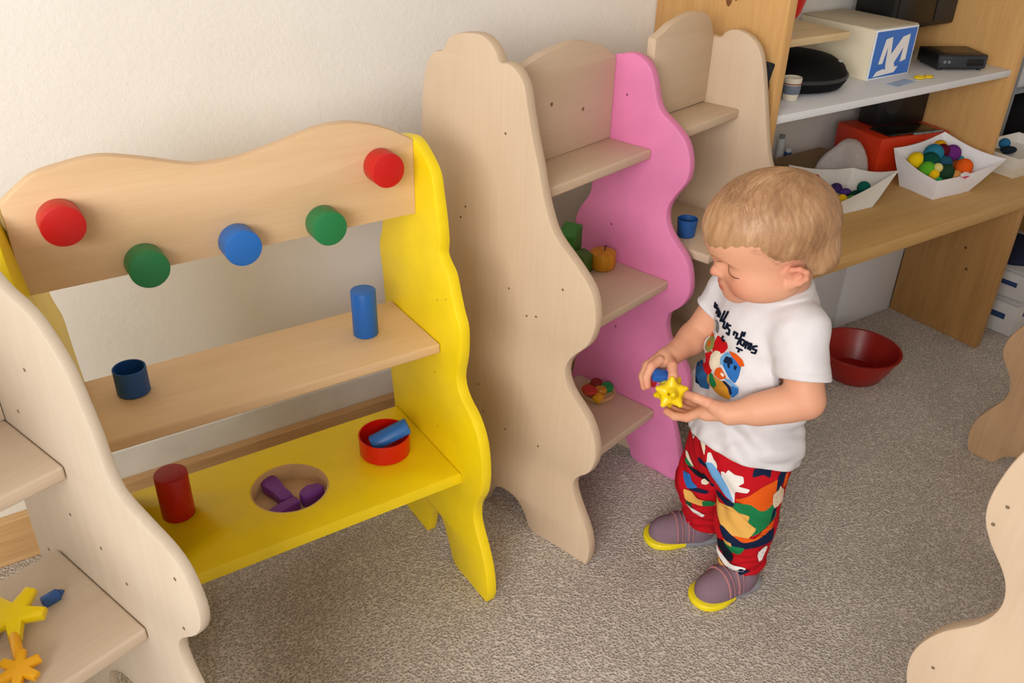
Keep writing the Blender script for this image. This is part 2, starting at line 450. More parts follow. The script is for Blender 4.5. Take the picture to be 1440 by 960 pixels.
def tall_unit():
    u0, v0 = 1.29, 0.98
    t = thing('shelf_unit', 'tall shelf unit of bare wood with one pink side board', 'shelf', uv(u0, v0), TH)
    side_panel('side_panel', [(a - v0, b) for a, b in TALL_OUTLINE], 1.101 - u0, 0.022, wood_v(), t, label='bare wooden wavy side board',
               holes=[(a - v0, b) for a, b in [(1.002, 0.843), (1.1, 0.682), (1.113, 0.657), (0.94, 0.51), (0.917, 0.517), (0.986, 0.551), (1.065, 0.301), (1.05, 0.24), (0.898, 0.229), (0.987, 0.226), (0.858, 0.594)]], hx=1.101 - u0)
    side_panel('side_panel', [(a - v0, b) for a, b in PINK_OUTLINE], 1.456 - u0, 0.021, pink(), t, label='pink painted wavy side board',
               holes=[(a - v0, b) for a, b in [(1.002, 0.846), (1.013, 0.568), (0.978, 0.33)]], hmat=paint('screw_in_pink', '#7a3555', 0.6), hx=1.456 - u0)
    top = [(1.1235, 0.905), (1.15, 0.918), (1.184, 0.936), (1.23, 0.950), (1.27, 0.956), (1.31, 0.960), (1.353, 0.9575), (1.40, 0.944), (1.43, 0.930), (1.4555, 0.915)]
    b = bar('back_board', [(a - u0, z) for a, z in top], 1.1235 - u0, 1.4555 - u0, 0.752, 1.034 - v0, 0.02, wood_h(), t)
    for a, z in ((1.357, 0.830), (1.261, 0.857)):
        bm = bmesh.new()
        add_lathe(bm, [(0, 0.0006), (0.004, 0.0006), (0.004, 0.0001)], 10, Matrix.Translation((a - u0, 1.034 - v0, z)) @ Matrix.Rotation(math.pi / 2, 4, 'X'))
        finish('screw', bm, paint('knot', '#8a6a48', 0.7), b)
    for z, f, bk in ((0.752, 0.931, 1.054), (0.487, 0.856, 1.07), (0.163, 0.850, 1.07)):
        shelf('shelf_board', 1.1235 - u0, 1.4555 - u0, f - v0, bk - v0, z, 0.02, wood_h(), t)
tall_unit()

def tall_toys():
    zs = 0.4872
    # pear-coloured pot with a stem
    c = uv(1.408, 0.995, zs)
    t = thing('toy_fruit', 'round ochre wooden toy fruit with a thin stem by the pink board', 'toy', c)
    lathe('fruit_body', [(0, 0), (0.022, 0), (0.026, 0.003), (0.0285, 0.012), (0.0285, 0.032), (0.027, 0.037), (0.021, 0.0385), (0, 0.0385)], wood('ochre_wood', '#c88a18', '#a8700f', 2), t, n=36)
    bm = bmesh.new(); add_lathe(bm, cyl_prof(0.0013, 0.012, 0.0004), 8, Matrix.Translation((0.004, 0, 0.038)))
    add_box(bm, 0.0035, 0.009, -0.0012, 0.0012, 0.047, 0.0495, 0.0006)
    lab(finish('stem', bm, paint('dark_stem', '#4a2030', 0.6), t, smooth=0.6), 'dark thin stem')
    G = lambda: paint('green_lacquer', '#2c7a1e', 0.5, 0.08)
    bm = bmesh.new(); add_box(bm, -0.023, 0.023, -0.021, 0.021, 0, 0.080, 0.004)
    for v in bm.verts:
        if v.co.z > 0.05: v.co.z += 0.35 * v.co.x
    o = finish('toy_block', bm, G(), None, uv(1.372, 1.060, zs), smooth=0.6); o.rotation_euler = (0, 0, 0.5)
    tag(o, 'tall green block with a sloping top at the back of the middle shelf', 'toy')
    bm = bmesh.new(); add_box(bm, -0.016, 0.016, -0.014, 0.014, 0, 0.045, 0.003)
    for v in bm.verts:
        if v.co.z > 0.03: v.co.z += 0.2 * v.co.y
    o = finish('toy_block', bm, paint('olive_lacquer', '#3f6418', 0.55, 0.08), None, uv(1.362, 1.012, zs), smooth=0.6); o.rotation_euler = (0, 0, 0.2)
    tag(o, 'small olive green block between the ochre fruit and the tall green block', 'toy')
    # round wooden puzzle tray on the lowest shelf
    zs = 0.1632; c = uv(1.413, 0.982, zs)
    t = tag(lathe('toy_tray', cup_prof(0.038, 0.041, 0.013, 0.004, 0.006), wood('tray_wood', '#e2bd8c', '#cfa674', 0), None, c, n=48), 'round shallow wooden tray on the lowest shelf of the tall unit', 'tray')
    def disc(dx, dy, dz, r, h, col, name, label, tx=0, ty=0, n=28):
        o = lathe(name, [(0, 0), (r * 0.85, 0), (r, h * 0.3), (r, h * 0.7), (r * 0.85, h), (0, h)], paint('chip_' + col[1:], col, 0.4, 0.05), None, (c[0] + dx, c[1] + dy, c[2] + dz), n=n)
        o.rotation_euler = (tx, ty, 0)
        tag(o, label, 'toy', None)
    disc(-0.027, -0.002, 0.0185, 0.0185, 0.010, '#c23c14', 'toy_disc', 'orange red disc lying highest in the round wooden tray', 0.1, 0.1)
    disc(0.004, -0.006, 0.0085, 0.0145, 0.012, '#d69a14', 'toy_disc', 'ochre disc in the middle of the round wooden tray', -0.12, 0)
    disc(0.026, -0.003, 0.009, 0.0145, 0.012, '#178a48', 'toy_disc', 'green disc at the right of the round wooden tray', 0.1, -0.2)
    disc(0.014, 0.024, 0.010, 0.0145, 0.011, '#8a2414', 'toy_disc', 'dark red disc at the back of the round wooden tray', 0.1, 0.1)
    bm = bmesh.new(); add_box(bm, -0.012, 0.012, -0.010, 0.010, 0, 0.012, 0.003)
    o = finish('toy_block', bm, paint('chip_yellow', '#e2ac10', 0.4, 0.05), None, (c[0] - 0.020, c[1] - 0.026, c[2] + 0.0082), smooth=0.6); o.rotation_euler = (0.25, -0.1, 0.3)
    tag(o, 'yellow square block at the near edge of the round wooden tray', 'toy')
tall_toys()

# ------------------------------------------------------------------ second natural unit behind the pink board
def second_unit():
    u0, v0 = 1.63, 0.95
    t = thing('shelf_unit', 'bare wooden shelf unit standing behind the pink side board, before the pine plank', 'shelf', uv(u0, v0), TH)
    front = [(0.993, 0.915), (0.980, 0.928), (0.963, 0.935), (0.943, 0.934), (0.918, 0.925), (0.897, 0.906), (0.884, 0.878), (0.870, 0.827), (0.855, 0.765), (0.843, 0.716), (0.825, 0.665), (0.79, 0.61), (0.77, 0.56), (0.775, 0.51), (0.80, 0.47), (0.812, 0.43),
             (0.80, 0.38), (0.775, 0.33), (0.765, 0.28), (0.778, 0.23), (0.80, 0.19), (0.80, 0.15), (0.785, 0.10), (0.775, 0.05), (0.778, 0.008), (0.79, 0.0), (0.84, 0.0), (0.90, 0.0), (0.92, 0.04), (0.955, 0.06), (0.99, 0.045), (1.005, 0.0), (1.05, 0.0), (1.10, 0.0),
             (1.105, 0.02), (1.09, 0.15), (1.09, 0.35), (1.10, 0.5), (1.085, 0.62), (1.09, 0.75), (1.085, 0.86), (1.06, 0.90), (1.02, 0.915)]
    q = 0.96875
    front = [(v * q, 0.0 if z < 0.015 else 1.3 - (1.3 - z) * q if z > 0.45 else z * (1.3 - (1.3 - 0.45) * q) / 0.45) for v, z in front]
    side_panel('side_panel', [(a - v0, b) for a, b in front], 1.718 - u0, 0.019, wood_v(), t, label='right side board of bare wood')
    left = [(0.885 + (a - 0.746) * 0.66, b * 0.92) for a, b in front]
    side_panel('side_panel', [(a - v0, b) for a, b in left], 1.481 - u0, 0.017, wood_v(), t, label='left side board hidden behind the pink one')
    top = [(1.4985, 0.950), (1.53, 0.962), (1.555, 0.972), (1.60, 0.981), (1.645, 0.984), (1.69, 0.970), (1.7175, 0.930)]
    b = bar('back_board', [(a - u0, z) for a, z in top], 1.4985 - u0, 1.7175 - u0, 0.791, 0.975 - v0, 0.02, wood_h(), t)
    shelf('shelf_board', 1.4985 - u0, 1.7175 - u0, 0.891 - v0, 0.995 - v0, 0.790, 0.02, wood_h(), t)
    shelf('shelf_board', 1.4985 - u0, 1.7175 - u0, 0.795 - v0, 1.03 - v0, 0.550, 0.02, wood_h(), t)
    shelf('shelf_board', 1.4985 - u0, 1.7175 - u0, 0.795 - v0, 1.03 - v0, 0.25, 0.02, wood_h(), t)
    box('back_panel', 1.4985 - u0, 1.7175 - u0, 1.031 - v0, 1.043 - v0, 0.23, 0.77, wood_h(), t)
    cu = lathe('toy_cup', cup_prof(0.0185, 0.022, 0.040, 0.0022, 0.004), DBLUE(), None, uv(1.553, 0.886, 0.5502), ang=0.5)
    tag(cu, 'small blue cup on the wooden shelf behind the pink board', 'toy')
second_unit()

# ------------------------------------------------------------------ pale unit in the left foreground
TL = math.radians(18)
def left_unit():
    u0, v0 = 0.14, 0.95
    t = thing('shelf_unit', 'pale wooden shelf unit in the left foreground with yellow star toys', 'shelf', uv(u0, v0, 0, TL), TL)
    pts = [(0.946, 0.860), (0.896, 0.849), (0.863, 0.826), (0.839, 0.797), (0.825, 0.762), (0.814, 0.728), (0.807, 0.690), (0.793, 0.660), (0.748, 0.644), (0.712, 0.634), (0.687, 0.619), (0.671, 0.592), (0.665, 0.564), (0.671, 0.538), (0.689, 0.513), (0.722, 0.484), (0.734, 0.459), (0.729, 0.432),
           (0.719, 0.412), (0.690, 0.36), (0.665, 0.30), (0.640, 0.22), (0.625, 0.13), (0.622, 0.03), (0.63, 0.0), (0.70, 0.0), (0.80, 0.0), (0.815, 0.03), (0.835, 0.14), (0.865, 0.235), (0.902, 0.266), (0.945, 0.255), (0.982, 0.215), (1.0, 0.12), (1.005, 0.02), (1.012, 0.0), (1.06, 0.0), (1.115, 0.0),
           (1.12, 0.02), (1.11, 0.15), (1.10, 0.352), (1.094, 0.503), (1.085, 0.60), (1.095, 0.70), (1.10, 0.80), (1.08, 0.86), (1.03, 0.88), (0.98, 0.873)]
    side_panel('side_panel', [(a - v0, b) for a, b in pts], 0.320 - u0, 0.0145, pale_v(), t, r=0.0035,
               holes=[(a - v0, b) for a, b in [(0.941, 0.548), (0.875, 0.532), (0.828, 0.503), (0.701, 0.594), (0.707, 0.514), (1.057, 0.419), (0.947, 0.758), (1.007, 0.674)]], hx=0.320 - u0)
    side_panel('side_panel', [(a - v0, b) for a, b in pts], -0.06 - u0, 0.02, pale_v(), t, r=0.004)
    shelf('shelf_board', -0.0395 - u0, 0.3195 - u0, 0.914 - v0, 1.078 - v0, 0.638, 0.02, pale_h(), t)
    shelf('shelf_board', -0.0395 - u0, 0.3195 - u0, 0.805 - v0, 1.02 - v0, 0.444, 0.02, pale_h(), t)
    top = [(-0.0395, 0.80), (0.05, 0.85), (0.14, 0.875), (0.23, 0.85), (0.3195, 0.80)]
    bar('back_board', [(a - u0, z) for a, z in top], -0.0395 - u0, 0.3195 - u0, 0.638, 1.058 - v0, 0.02, pale_h(), t)
left_unit()

def star_poly(n, R, r, rot=0.0, wid=0.3):
    out = []
    for i in range(n):
        a = rot + 2 * math.pi * i / n
        for da, rr in ((-wid * 0.55, R * 0.99), (wid * 0.55, R * 0.99), (math.pi / n, r)):
            out.append((rr * math.cos(a + da), rr * math.sin(a + da)))
    return out

def left_toys():
    z = 0.4442
    Y = lambda: paint('yellow_plastic', '#f3d40a', 0.35, 0.05)
    OY = lambda: paint('amber_plastic', '#f0ae08', 0.35, 0.05)
    # star connector standing askew over a rod and a gear flower
    bm = slab_bm(star_poly(5, 0.037, 0.0165, math.radians(262), 0.32), 0.015, 0.004, lambda a, b, w: (a, b, w))
    bmesh.ops.transform(bm, matrix=Matrix.Translation((-0.074, 0.950, z + 0.012)) @ Matrix.Rotation(0.22, 4, 'X') @ Matrix.Rotation(-0.12, 4, 'Y'), verts=bm.verts[:])
    tag(finish('toy_star', bm, Y(), smooth=0.7), 'yellow five-armed star connector on the lower shelf of the pale unit', 'toy')
    bm = bmesh.new()
    add_lathe(bm, cyl_prof(0.0062, 0.040, 0.001), 20, Matrix.Translation((-0.080, 0.880, z + 0.0125)) @ Matrix.Rotation(math.radians(-86), 4, 'X'))
    tag(finish('toy_rod', bm, OY(), smooth=0.7), 'amber rod between the yellow star and the gear flower', 'toy')
    bm = slab_bm(star_poly(6, 0.024, 0.0120, 0.2, 0.36), 0.012, 0.003, lambda a, b, w: (a, b, w))
    bmesh.ops.transform(bm, matrix=Matrix.Translation((-0.082, 0.866, z + 0.008)) @ Matrix.Rotation(0.25, 4, 'X'), verts=bm.verts[:])
    tag(finish('toy_flower', bm, OY(), smooth=0.7), 'amber six-lobed flower connector at the front of the pale unit lower shelf', 'toy')
    bm = bmesh.new(); add_box(bm, -0.012, 0.010, -0.0065, 0.0065, 0, 0.013, 0.003)
    add_lathe(bm, [(0.0055, 0), (0.003, 0.004), (0, 0.007)], 10, Matrix.Translation((0.010, 0, 0.0065)) @ Matrix.Rotation(math.pi / 2, 4, 'Y'))
    o = finish('toy_peg', bm, paint('steel_blue_plastic', '#2c5a9c', 0.45, 0.06), None, (-0.033, 0.970, z), smooth=0.6); o.rotation_euler = (0, 0, 0.3)
    tag(o, 'small blue pointed peg beside the yellow star', 'toy')
    bm = bmesh.new()
    n, m = 28, 12
    vs = [[bm.verts.new(((0.020 + 0.0075 * math.cos(b)) * math.cos(a), (0.020 + 0.0075 * math.cos(b)) * math.sin(a), 0.0075 + 0.0075 * math.sin(b))) for b in [2 * math.pi * j / m for j in range(m)]] for a in [2 * math.pi * i / n for i in range(n)]]
    for i in range(n):
        for j in range(m): bm.faces.new((vs[i][j], vs[(i + 1) % n][j], vs[(i + 1) % n][(j + 1) % m], vs[i][(j + 1) % m]))
    o = finish('toy_ring', bm, [paint('crimson_plastic', '#b01420', 0.4, 0.05), paint('plum_plastic', '#5a2060', 0.4, 0.05)], None, (-0.122, 0.948, z), smooth=True)
    for p in o.data.polygons:
        if p.center.y > 0.004: p.material_index = 1
    tag(o, 'red and plum ring left of the yellow star', 'toy')
left_toys()

# ------------------------------------------------------------------ wooden units cut off by the right edge
def right_units():
    th = math.radians(10)
    u0, v0 = 1.03, 0.1
    t = thing('shelf_unit', 'large wooden shelf unit cut off at the lower right, nearest the camera', 'shelf', uv(u0, v0, 0, th), th)
    pts = [(0.150, 0.775), (0.168, 0.729), (0.177, 0.698), (0.183, 0.656), (0.180, 0.624), (0.166, 0.596), (0.148, 0.573), (0.137, 0.553), (0.132, 0.528), (0.136, 0.503), (0.150, 0.475), (0.177, 0.442), (0.194, 0.411), (0.203, 0.38), (0.203, 0.352), (0.196, 0.323), (0.175, 0.285), (0.155, 0.255), (0.15, 0.22), (0.17, 0.16), (0.195, 0.10), (0.205, 0.04), (0.20, 0.0),
           (0.12, 0.0), (0.05, 0.0), (0.03, 0.05), (-0.02, 0.08), (-0.07, 0.05), (-0.09, 0.0), (-0.15, 0.0), (-0.20, 0.0), (-0.21, 0.3), (-0.20, 0.6), (-0.20, 0.85), (-0.15, 0.93), (-0.05, 0.95), (0.05, 0.93), (0.11, 0.87)]
    side_panel('side_panel', [(a - v0, b) for a, b in pts], 0.936 - u0, 0.022, wood_v(), t, r=0.003, holes=[(a - v0, b) for a, b in [(0.163, 0.653), (0.17, 0.623), (0.174, 0.377)]], hx=0.936 - u0)
    shelf('shelf_board', 0.9585 - u0, 1.20 - u0, -0.19 - v0, -0.02 - v0, 0.60, 0.02, wood_h(), t)
    shelf('shelf_board', 0.9585 - u0, 1.20 - u0, -0.19 - v0, -0.0 - v0, 0.33, 0.02, wood_h(), t)
    u0, v0 = 2.10, 0.33
    t = thing('shelf_unit', 'wavy wooden shelf end at the right edge, on the carpet near the desk leg', 'shelf', uv(u0, v0, 0, th), th)
    pts = [(0.42, 0.42), (0.453, 0.365), (0.470, 0.332), (0.477, 0.299), (0.473, 0.274), (0.458, 0.250), (0.442, 0.222), (0.437, 0.180), (0.463, 0.131), (0.483, 0.087), (0.487, 0.045), (0.478, 0.008), (0.468, 0.0), (0.45, 0.0), (0.418, 0.0), (0.408, 0.014), (0.395, 0.030), (0.365, 0.04), (0.335, 0.028), (0.32, 0.0),
           (0.28, 0.0), (0.21, 0.0), (0.20, 0.02), (0.20, 0.3), (0.21, 0.5), (0.27, 0.56), (0.34, 0.55), (0.39, 0.48)]
    side_panel('side_panel', [(a - v0, b) for a, b in pts], 2.021 - u0, 0.022, wood('shaded_plywood', '#d2ac86', '#c09a74', 2), t)
    shelf('shelf_board', 2.0435 - u0, 2.25 - u0, 0.22 - v0, 0.33 - v0, 0.30, 0.02, wood_h(), t)
right_units()

# ------------------------------------------------------------------ bookcase of planks and the desk under it
DZ = 0.475
def bookcase_and_desk():
    t = thing('bookcase', 'pine plank bookcase with a long white shelf above the desk', 'shelf', (1.98, 1.45, DZ))
    ox, oy, oz = 1.98, 1.45, DZ
    side = box('side_panel', 1.497 - ox, 1.521 - ox, 1.255 - oy, 1.648 - oy, 0.0005 - oz * 0 , 1.75 - oz, pine_v(), t, r=0.002)
    side['label'] = 'left pine plank of the bookcase'
    # knots on the left face of the plank
    for y, z, r in ((1.42, 0.995, 0.010), (1.40, 1.0, 0.006), (1.275, 0.835, 0.004), (1.292, 0.838, 0.003)):
        bm = bmesh.new(); add_lathe(bm, [(0, 0.0006), (r * 0.6, 0.0006), (r, 0.0001)], 12, Matrix.Translation((1.497 - ox, y - oy, z - oz)) @ Matrix.Rotation(-math.pi / 2, 4, 'Y') @ Matrix.Scale(2.2, 4, (1, 0, 0)))
        finish('knot', bm, paint('knot_brown', '#7a4a22', 0.7), side)
    s = box('side_panel', 2.43 - ox, 2.455 - ox, 1.255 - oy, 1.648 - oy, 0.0005, 1.75 - oz, pine_v(), t, r=0.002)
    s['label'] = 'right pine plank of the bookcase'
    w = box('long_shelf', 1.5215 - ox, 2.4295 - ox, 1.262 - oy, 1.645 - oy, 0.752 - oz, 0.770 - oz, paint('white_laminate', '#d9dadd', 0.45, 0.02), t, r=0.0015)
    w['label'] = 'long white laminate shelf'
    w = box('small_shelf', 1.5215 - ox, 1.838 - ox, 1.35 - oy, 1.645 - oy, 0.887 - oz, 0.904 - oz, wood('small_shelf_pine', '#e0c79a', '#cdb083', 0), t, r=0.0015)
    w['label'] = 'short pale wooden shelf'
    d = thing('desk', 'long wooden desk along the wall with white back panels', 'desk', (2.3, 1.37, 0))
    ox, oy = 2.3, 1.37
    box('worktop', 1.522 - ox, 3.25 - ox, 1.10 - oy, 1.645 - oy, DZ - 0.034, DZ, pine_h(), d, r=0.003)
    lg = box('leg_panel', 2.39 - ox, 2.415 - ox, 1.105 - oy, 1.40 - oy, 0.0, DZ - 0.0345, wood('leg_pine', '#b0844e', '#9c7140', 2), d, r=0.002)
    box('leg_panel', 3.15 - ox, 3.175 - ox, 1.105 - oy, 1.60 - oy, 0.0, DZ - 0.0345, wood('leg_pine', '#b0844e', '#9c7140', 2), d, r=0.002)
    for y, z in ((1.33, 0.33), (1.30, 0.36), (1.22, 0.28), (1.20, 0.22), (1.345, 0.29)):
        bm = bmesh.new(); add_lathe(bm, [(0, 0.0005), (0.004, 0.0005), (0.0045, 0.0001)], 10, Matrix.Translation((2.39 - ox, y - oy, z)) @ Matrix.Rotation(-math.pi / 2, 4, 'Y'))
        finish('knot', bm, paint('knot_dark', '#5a3a1c', 0.7), lg)
    wp = paint('white_panel', '#dcdcdf', 0.5, 0.02)
    box('back_panel', 1.53 - ox, 2.118 - ox, 1.402 - oy, 1.418 - oy, 0.0, DZ - 0.0345, wp, d, r=0.0012)['label'] = 'left white back panel'
    box('back_panel', 2.121 - ox, 2.389 - ox, 1.402 - oy, 1.418 - oy, 0.0, DZ - 0.0345, wp, d, r=0.0012)['label'] = 'right white back panel'
bookcase_and_desk()

def text_mesh(txt, size, depth, M, mat, parent, name='lettering'):
    cu = bpy.data.curves.new('tmp_text', 'FONT'); cu.body = txt; cu.size = size; cu.extrude = depth; cu.align_x = 'CENTER'; cu.align_y = 'CENTER'
    o = bpy.data.objects.new('tmp_text', cu); COL.objects.link(o)
    dg = bpy.context.evaluated_depsgraph_get(); dg.update()
    me = bpy.data.meshes.new_from_object(o.evaluated_get(dg))
    bpy.data.objects.remove(o)
    me.transform(M); me.name = name
    me.materials.clear()
    return link(name, me, mat, parent)

def shelf_items():
    S = 0.7702
    # white box with a blue letter plate
    x0, x1, yf, yb, h = 1.9645, 2.131, 1.372, 1.60, 0.122
    t = thing('storage_box', 'cream box with a big white letter M on a blue front plate', 'box', ((x0 + x1) / 2, 1.49, S))
    hw = (x1 - x0) / 2
    box('box_body', -hw, hw, yf - 1.49, yb - 1.49, 0, h, paint('cream_card', '#e8dcc0', 0.7, 0.03), t, r=0.0015)
    box('box_lid', -hw - 0.0005, hw + 0.0005, yf - 1.4905, yb - 1.4895, h + 0.0002, h + 0.003, paint('grey_beige_card', '#bcae96', 0.75, 0.03), t, r=0.001)
    pw = paint('white_plate', '#e4e6ea', 0.4, 0.02)
    pl = box('front_plate', -hw, hw, yf - 1.4935, yf - 1.4902, 0.0005, h, pw, t, r=0.001)
    pl['label'] = 'white-edged blue front plate'
    bl = box('blue_field', -hw + 0.005, hw - 0.005, yf - 1.4941, yf - 1.4936, 0.005, h - 0.005, paint('sign_blue', '#2f6cc4', 0.4, 0.03), pl, r=0)
    # the letter: thick brush strokes and its base swash
    yy = yf - 1.4944
    L = [(-0.052, 0.038), (-0.040, 0.097), (-0.016, 0.101), (-0.009, 0.058), (0.026, 0.098), (0.053, 0.103), (0.055, 0.040), (0.034, 0.036), (0.036, 0.072), (0.010, 0.036), (0.016, 0.026), (0.030, 0.026), (0.018, 0.012), (-0.062, 0.008), (-0.052, 0.020), (-0.030, 0.024), (-0.018, 0.022), (-0.022, 0.034), (-0.027, 0.078), (-0.037, 0.038)]
    lab(finish('letter', slab_bm(L, 0.0008, 0.0001, lambda p, q, w: (p, yy - w, q)), paint('letter_white', '#e8e4e2', 0.5, 0.02), pl), 'white brush letter M with a swash foot')
    # round black bag
    t = thing('bag', 'flat round black zip bag lying on the white shelf', 'bag', (1.772, 1.455, S))
    bk = cloth('black_nylon', '#101012', 0.7, 0.2, 500)
    M = Matrix.Diagonal((1.22, 1.22, 1.15, 1))
    lathe('bag_body', [(0, 0), (0.085, 0.0), (0.105, 0.006), (0.113, 0.020), (0.112, 0.032), (0.104, 0.046), (0.085, 0.058), (0.05, 0.066), (0, 0.068)], bk, t, n=56, M=M, ang=1.2)
    lathe('zip_band', [(0.1125, 0.024), (0.1150, 0.026), (0.1150, 0.030), (0.1120, 0.032)], paint('zip_black', '#26262a', 0.5), t, n=56, M=M)
    bm = bmesh.new(); add_box(bm, -0.007, 0.007, -0.0035, 0.0035, 0, 0.003, 0.001, M=Matrix.Translation((0.075, -0.085, 0.060)) @ Matrix.Rotation(0.5, 4, 'X'))
    lab(finish('zip_pull', bm, paint('steel', '#b8b8b8', 0.3), t), 'small metal zip pull')
    # paper cup
    t = thing('paper_cup', 'printed paper cup beside the pine plank on the white shelf', 'cup', (1.655, 1.342, S))
    lathe('cup_body', cup_prof(0.017, 0.021, 0.052, 0.0015), paint('cream_paper', '#d8cfbd', 0.7, 0.05), t, n=32, ang=0.5)
    lathe('printed_band', [(0.0187, 0.016), (0.0199, 0.018), (0.0210, 0.034), (0.0202, 0.036)], paint('grey_blue_print', '#6f7a8c', 0.6, 0.25), t, n=32)
    lathe('red_line', [(0.0199, 0.0375), (0.0212, 0.038), (0.0213, 0.040), (0.0203, 0.0405)], paint('brown_print', '#8a4a3a', 0.6), t, n=32)
    # black device
    t = thing('media_player', 'low black media player box on the white shelf by the right plank', 'electronics', (2.318, 1.372, S), -0.50)
    box('case', -0.068, 0.068, -0.055, 0.055, 0.004, 0.040, black_p(), t, r=0.004)
    box('front_panel', -0.064, 0.064, -0.0570, -0.0552, 0.007, 0.036, paint('slate_plastic', '#2c3138', 0.4, 0.05), t, r=0.001)
    box('display', 0.012, 0.058, -0.0580, -0.0571, 0.012, 0.030, paint('smoked_window', '#0b0b0d', 0.15), t, r=0.0008)
    for i, x in enumerate((-0.05, -0.038)):
        lathe('button', cyl_prof(0.0042, 0.0016, 0.0005), paint('grey_button', '#70757c', 0.4), t, (x, -0.0571, 0.022), n=18, M=Matrix.Rotation(math.pi / 2, 4, 'X'))
    for x, y in ((-0.055, -0.045), (0.055, -0.045), (-0.055, 0.045), (0.055, 0.045)):
        lathe('foot', cyl_prof(0.006, 0.0042, 0.0005), black_p(), t, (x, y, 0), n=14)
    box('top_patch', -0.045, 0.05, -0.03, 0.04, 0.0401, 0.0404, paint('mottled_brown', '#2c1e16', 0.35, 0.2), t, r=0)  # thin mottled dark brown patch on the top face
    # flat television on its stand
    t = thing('television', 'black flat television at the back of the white shelf', 'television', (2.265, 1.55, S))
    box('screen_frame', -0.12, 0.162, -0.092, 0.03, 0.085, 0.46, black_p(), t, r=0.008)
    box('screen', -0.105, 0.055, -0.0945, -0.0922, 0.10, 0.44, paint('dark_glass', '#08080a', 0.35), t, r=0.001)
    box('speaker_strip', 0.062, 0.150, -0.0945, -0.0922, 0.10, 0.44, paint('charcoal_plastic', '#2a2a2c', 0.5), t, r=0.001)
    box('stand_neck', -0.05, 0.04, -0.02, 0.02, 0.012, 0.0855, black_p(), t, r=0.004)
    box('stand_foot', -0.085, 0.085, -0.045, 0.05, 0, 0.0125, black_p(), t, r=0.004)
    # toy scissors (yellow loop) and a scrap of blue paper
    bm = bmesh.new(); n, m = 24, 8
    for cx, R in ((0.0, 0.014), (0.027, 0.011)):
        vs = [[bm.verts.new((cx + (R + 0.003 * math.cos(b)) * math.cos(a), (R * 0.7 + 0.003 * math.cos(b)) * math.sin(a), 0.0032 + 0.003 * math.sin(b))) for b in [2 * math.pi * j / m for j in range(m)]] for a in [2 * math.pi * i / n for i in range(n)]]
        for i in range(n):
            for j in range(m): bm.faces.new((vs[i][j], vs[(i + 1) % n][j], vs[(i + 1) % n][(j + 1) % m], vs[i][(j + 1) % m]))
    o = finish('key_ring', bm, paint('ring_yellow', '#e0c010', 0.4), None, (2.115, 1.322, S), smooth=True); o.rotation_euler = (0, 0, -0.25)
    tag(o, 'yellow looped plastic ring lying in front of the letter box', 'toy')
    bm = bmesh.new(); add_box(bm, -0.045, 0.045, -0.016, 0.016, 0, 0.0012, 0)
    o = finish('paper_slip', bm, paint('pale_blue_paper', '#a9bedb', 0.7, 0.15), None, (2.03, 1.315, S)); o.rotation_euler = (0, 0, 0.12)
    tag(o, 'pale blue paper slip on the white shelf', 'paper')
    # red thing on the small shelf
    t = thing('lantern', 'red rounded toy on a clear stem standing on the short shelf', 'toy', (1.672, 1.395, 0.9042))
    lathe('stem', [(0, 0), (0.014, 0), (0.014, 0.003), (0.006, 0.006), (0.006, 0.032), (0, 0.032)], paint('clear_grey', '#b9bcc4', 0.15), t, n=24)
    lathe('red_shade', [(0, 0.030), (0.010, 0.030), (0.022, 0.048), (0.030, 0.080), (0.028, 0.110), (0.015, 0.130), (0, 0.134)], red_p(), t, n=32, ang=1.2)
    # dark pouch hung on the plank
    bm = bmesh.new(); add_box(bm, 1.480, 1.4965, 1.264, 1.312, 0.82, 0.885, 0.004)
    for v in bm.verts:
        if v.co.z < 0.84: v.co.y += 0.012 if v.co.y < 1.288 else -0.012
    tag(finish('pouch', bm, cloth('grey_black_felt', '#2b2d30'), smooth=0.6), 'dark grey pouch hung on the edge of the pine plank', 'pouch')
shelf_items()

def quad_tray(name, bot, rim, z0, zr, mat, parent, th=0.002, wav=0.0, seed=1):
    """open tray with flaring walls: bottom and rim are 4 corners (x, y) and rim heights"""
    rnd = random.Random(seed)
    bm = bmesh.new(); n = 8
    def loop(c, zs, w_=0.0):
        out = []
        for i in range(4):
            for k in range(n):
                s = k / n; a = c[i]; b = c[(i + 1) % 4]
                out.append((a[0] + (b[0] - a[0]) * s, a[1] + (b[1] - a[1]) * s, zs[i] + (zs[(i + 1) % 4] - zs[i]) * s - w_ * math.sin(math.pi * s)))
        return out
    lo = loop(bot, [z0] * 4); hi = loop(rim, zr, wav)
    cx = sum(p[0] for p in lo) / len(lo); cy = sum(p[1] for p in lo) / len(lo)
    def lerp(a, b, s, inn):
        p = [a[j] + (b[j] - a[j]) * s for j in range(3)]
        d = Vector((cx - p[0], cy - p[1], 0)); d.normalize()
        return (p[0] + d.x * inn, p[1] + d.y * inn, p[2])
    outer = [[bm.verts.new(lerp(a, b, s, 0.0006 * math.sin(9 * s + i))) for i, (a, b) in enumerate(zip(lo, hi))] for s in (0, 0.25, 0.5, 0.75, 1)]
    inner = [[bm.verts.new(Vector(lerp(a, b, s, th)) + Vector((0, 0, th if s == 0 else 0))) for a, b in zip(lo, hi)] for s in (1, 0.75, 0.5, 0.25, 0)]
    rings = outer + inner; N = len(lo)
    for A_, B_ in zip(rings[:-1], rings[1:]):
        for i in range(N): bm.faces.new((A_[i], A_[(i + 1) % N], B_[(i + 1) % N], B_[i]))
    bm.faces.new(rings[0][::-1]); bm.faces.new(rings[-1])
    return finish(name, bm, mat, parent, smooth=0.5)

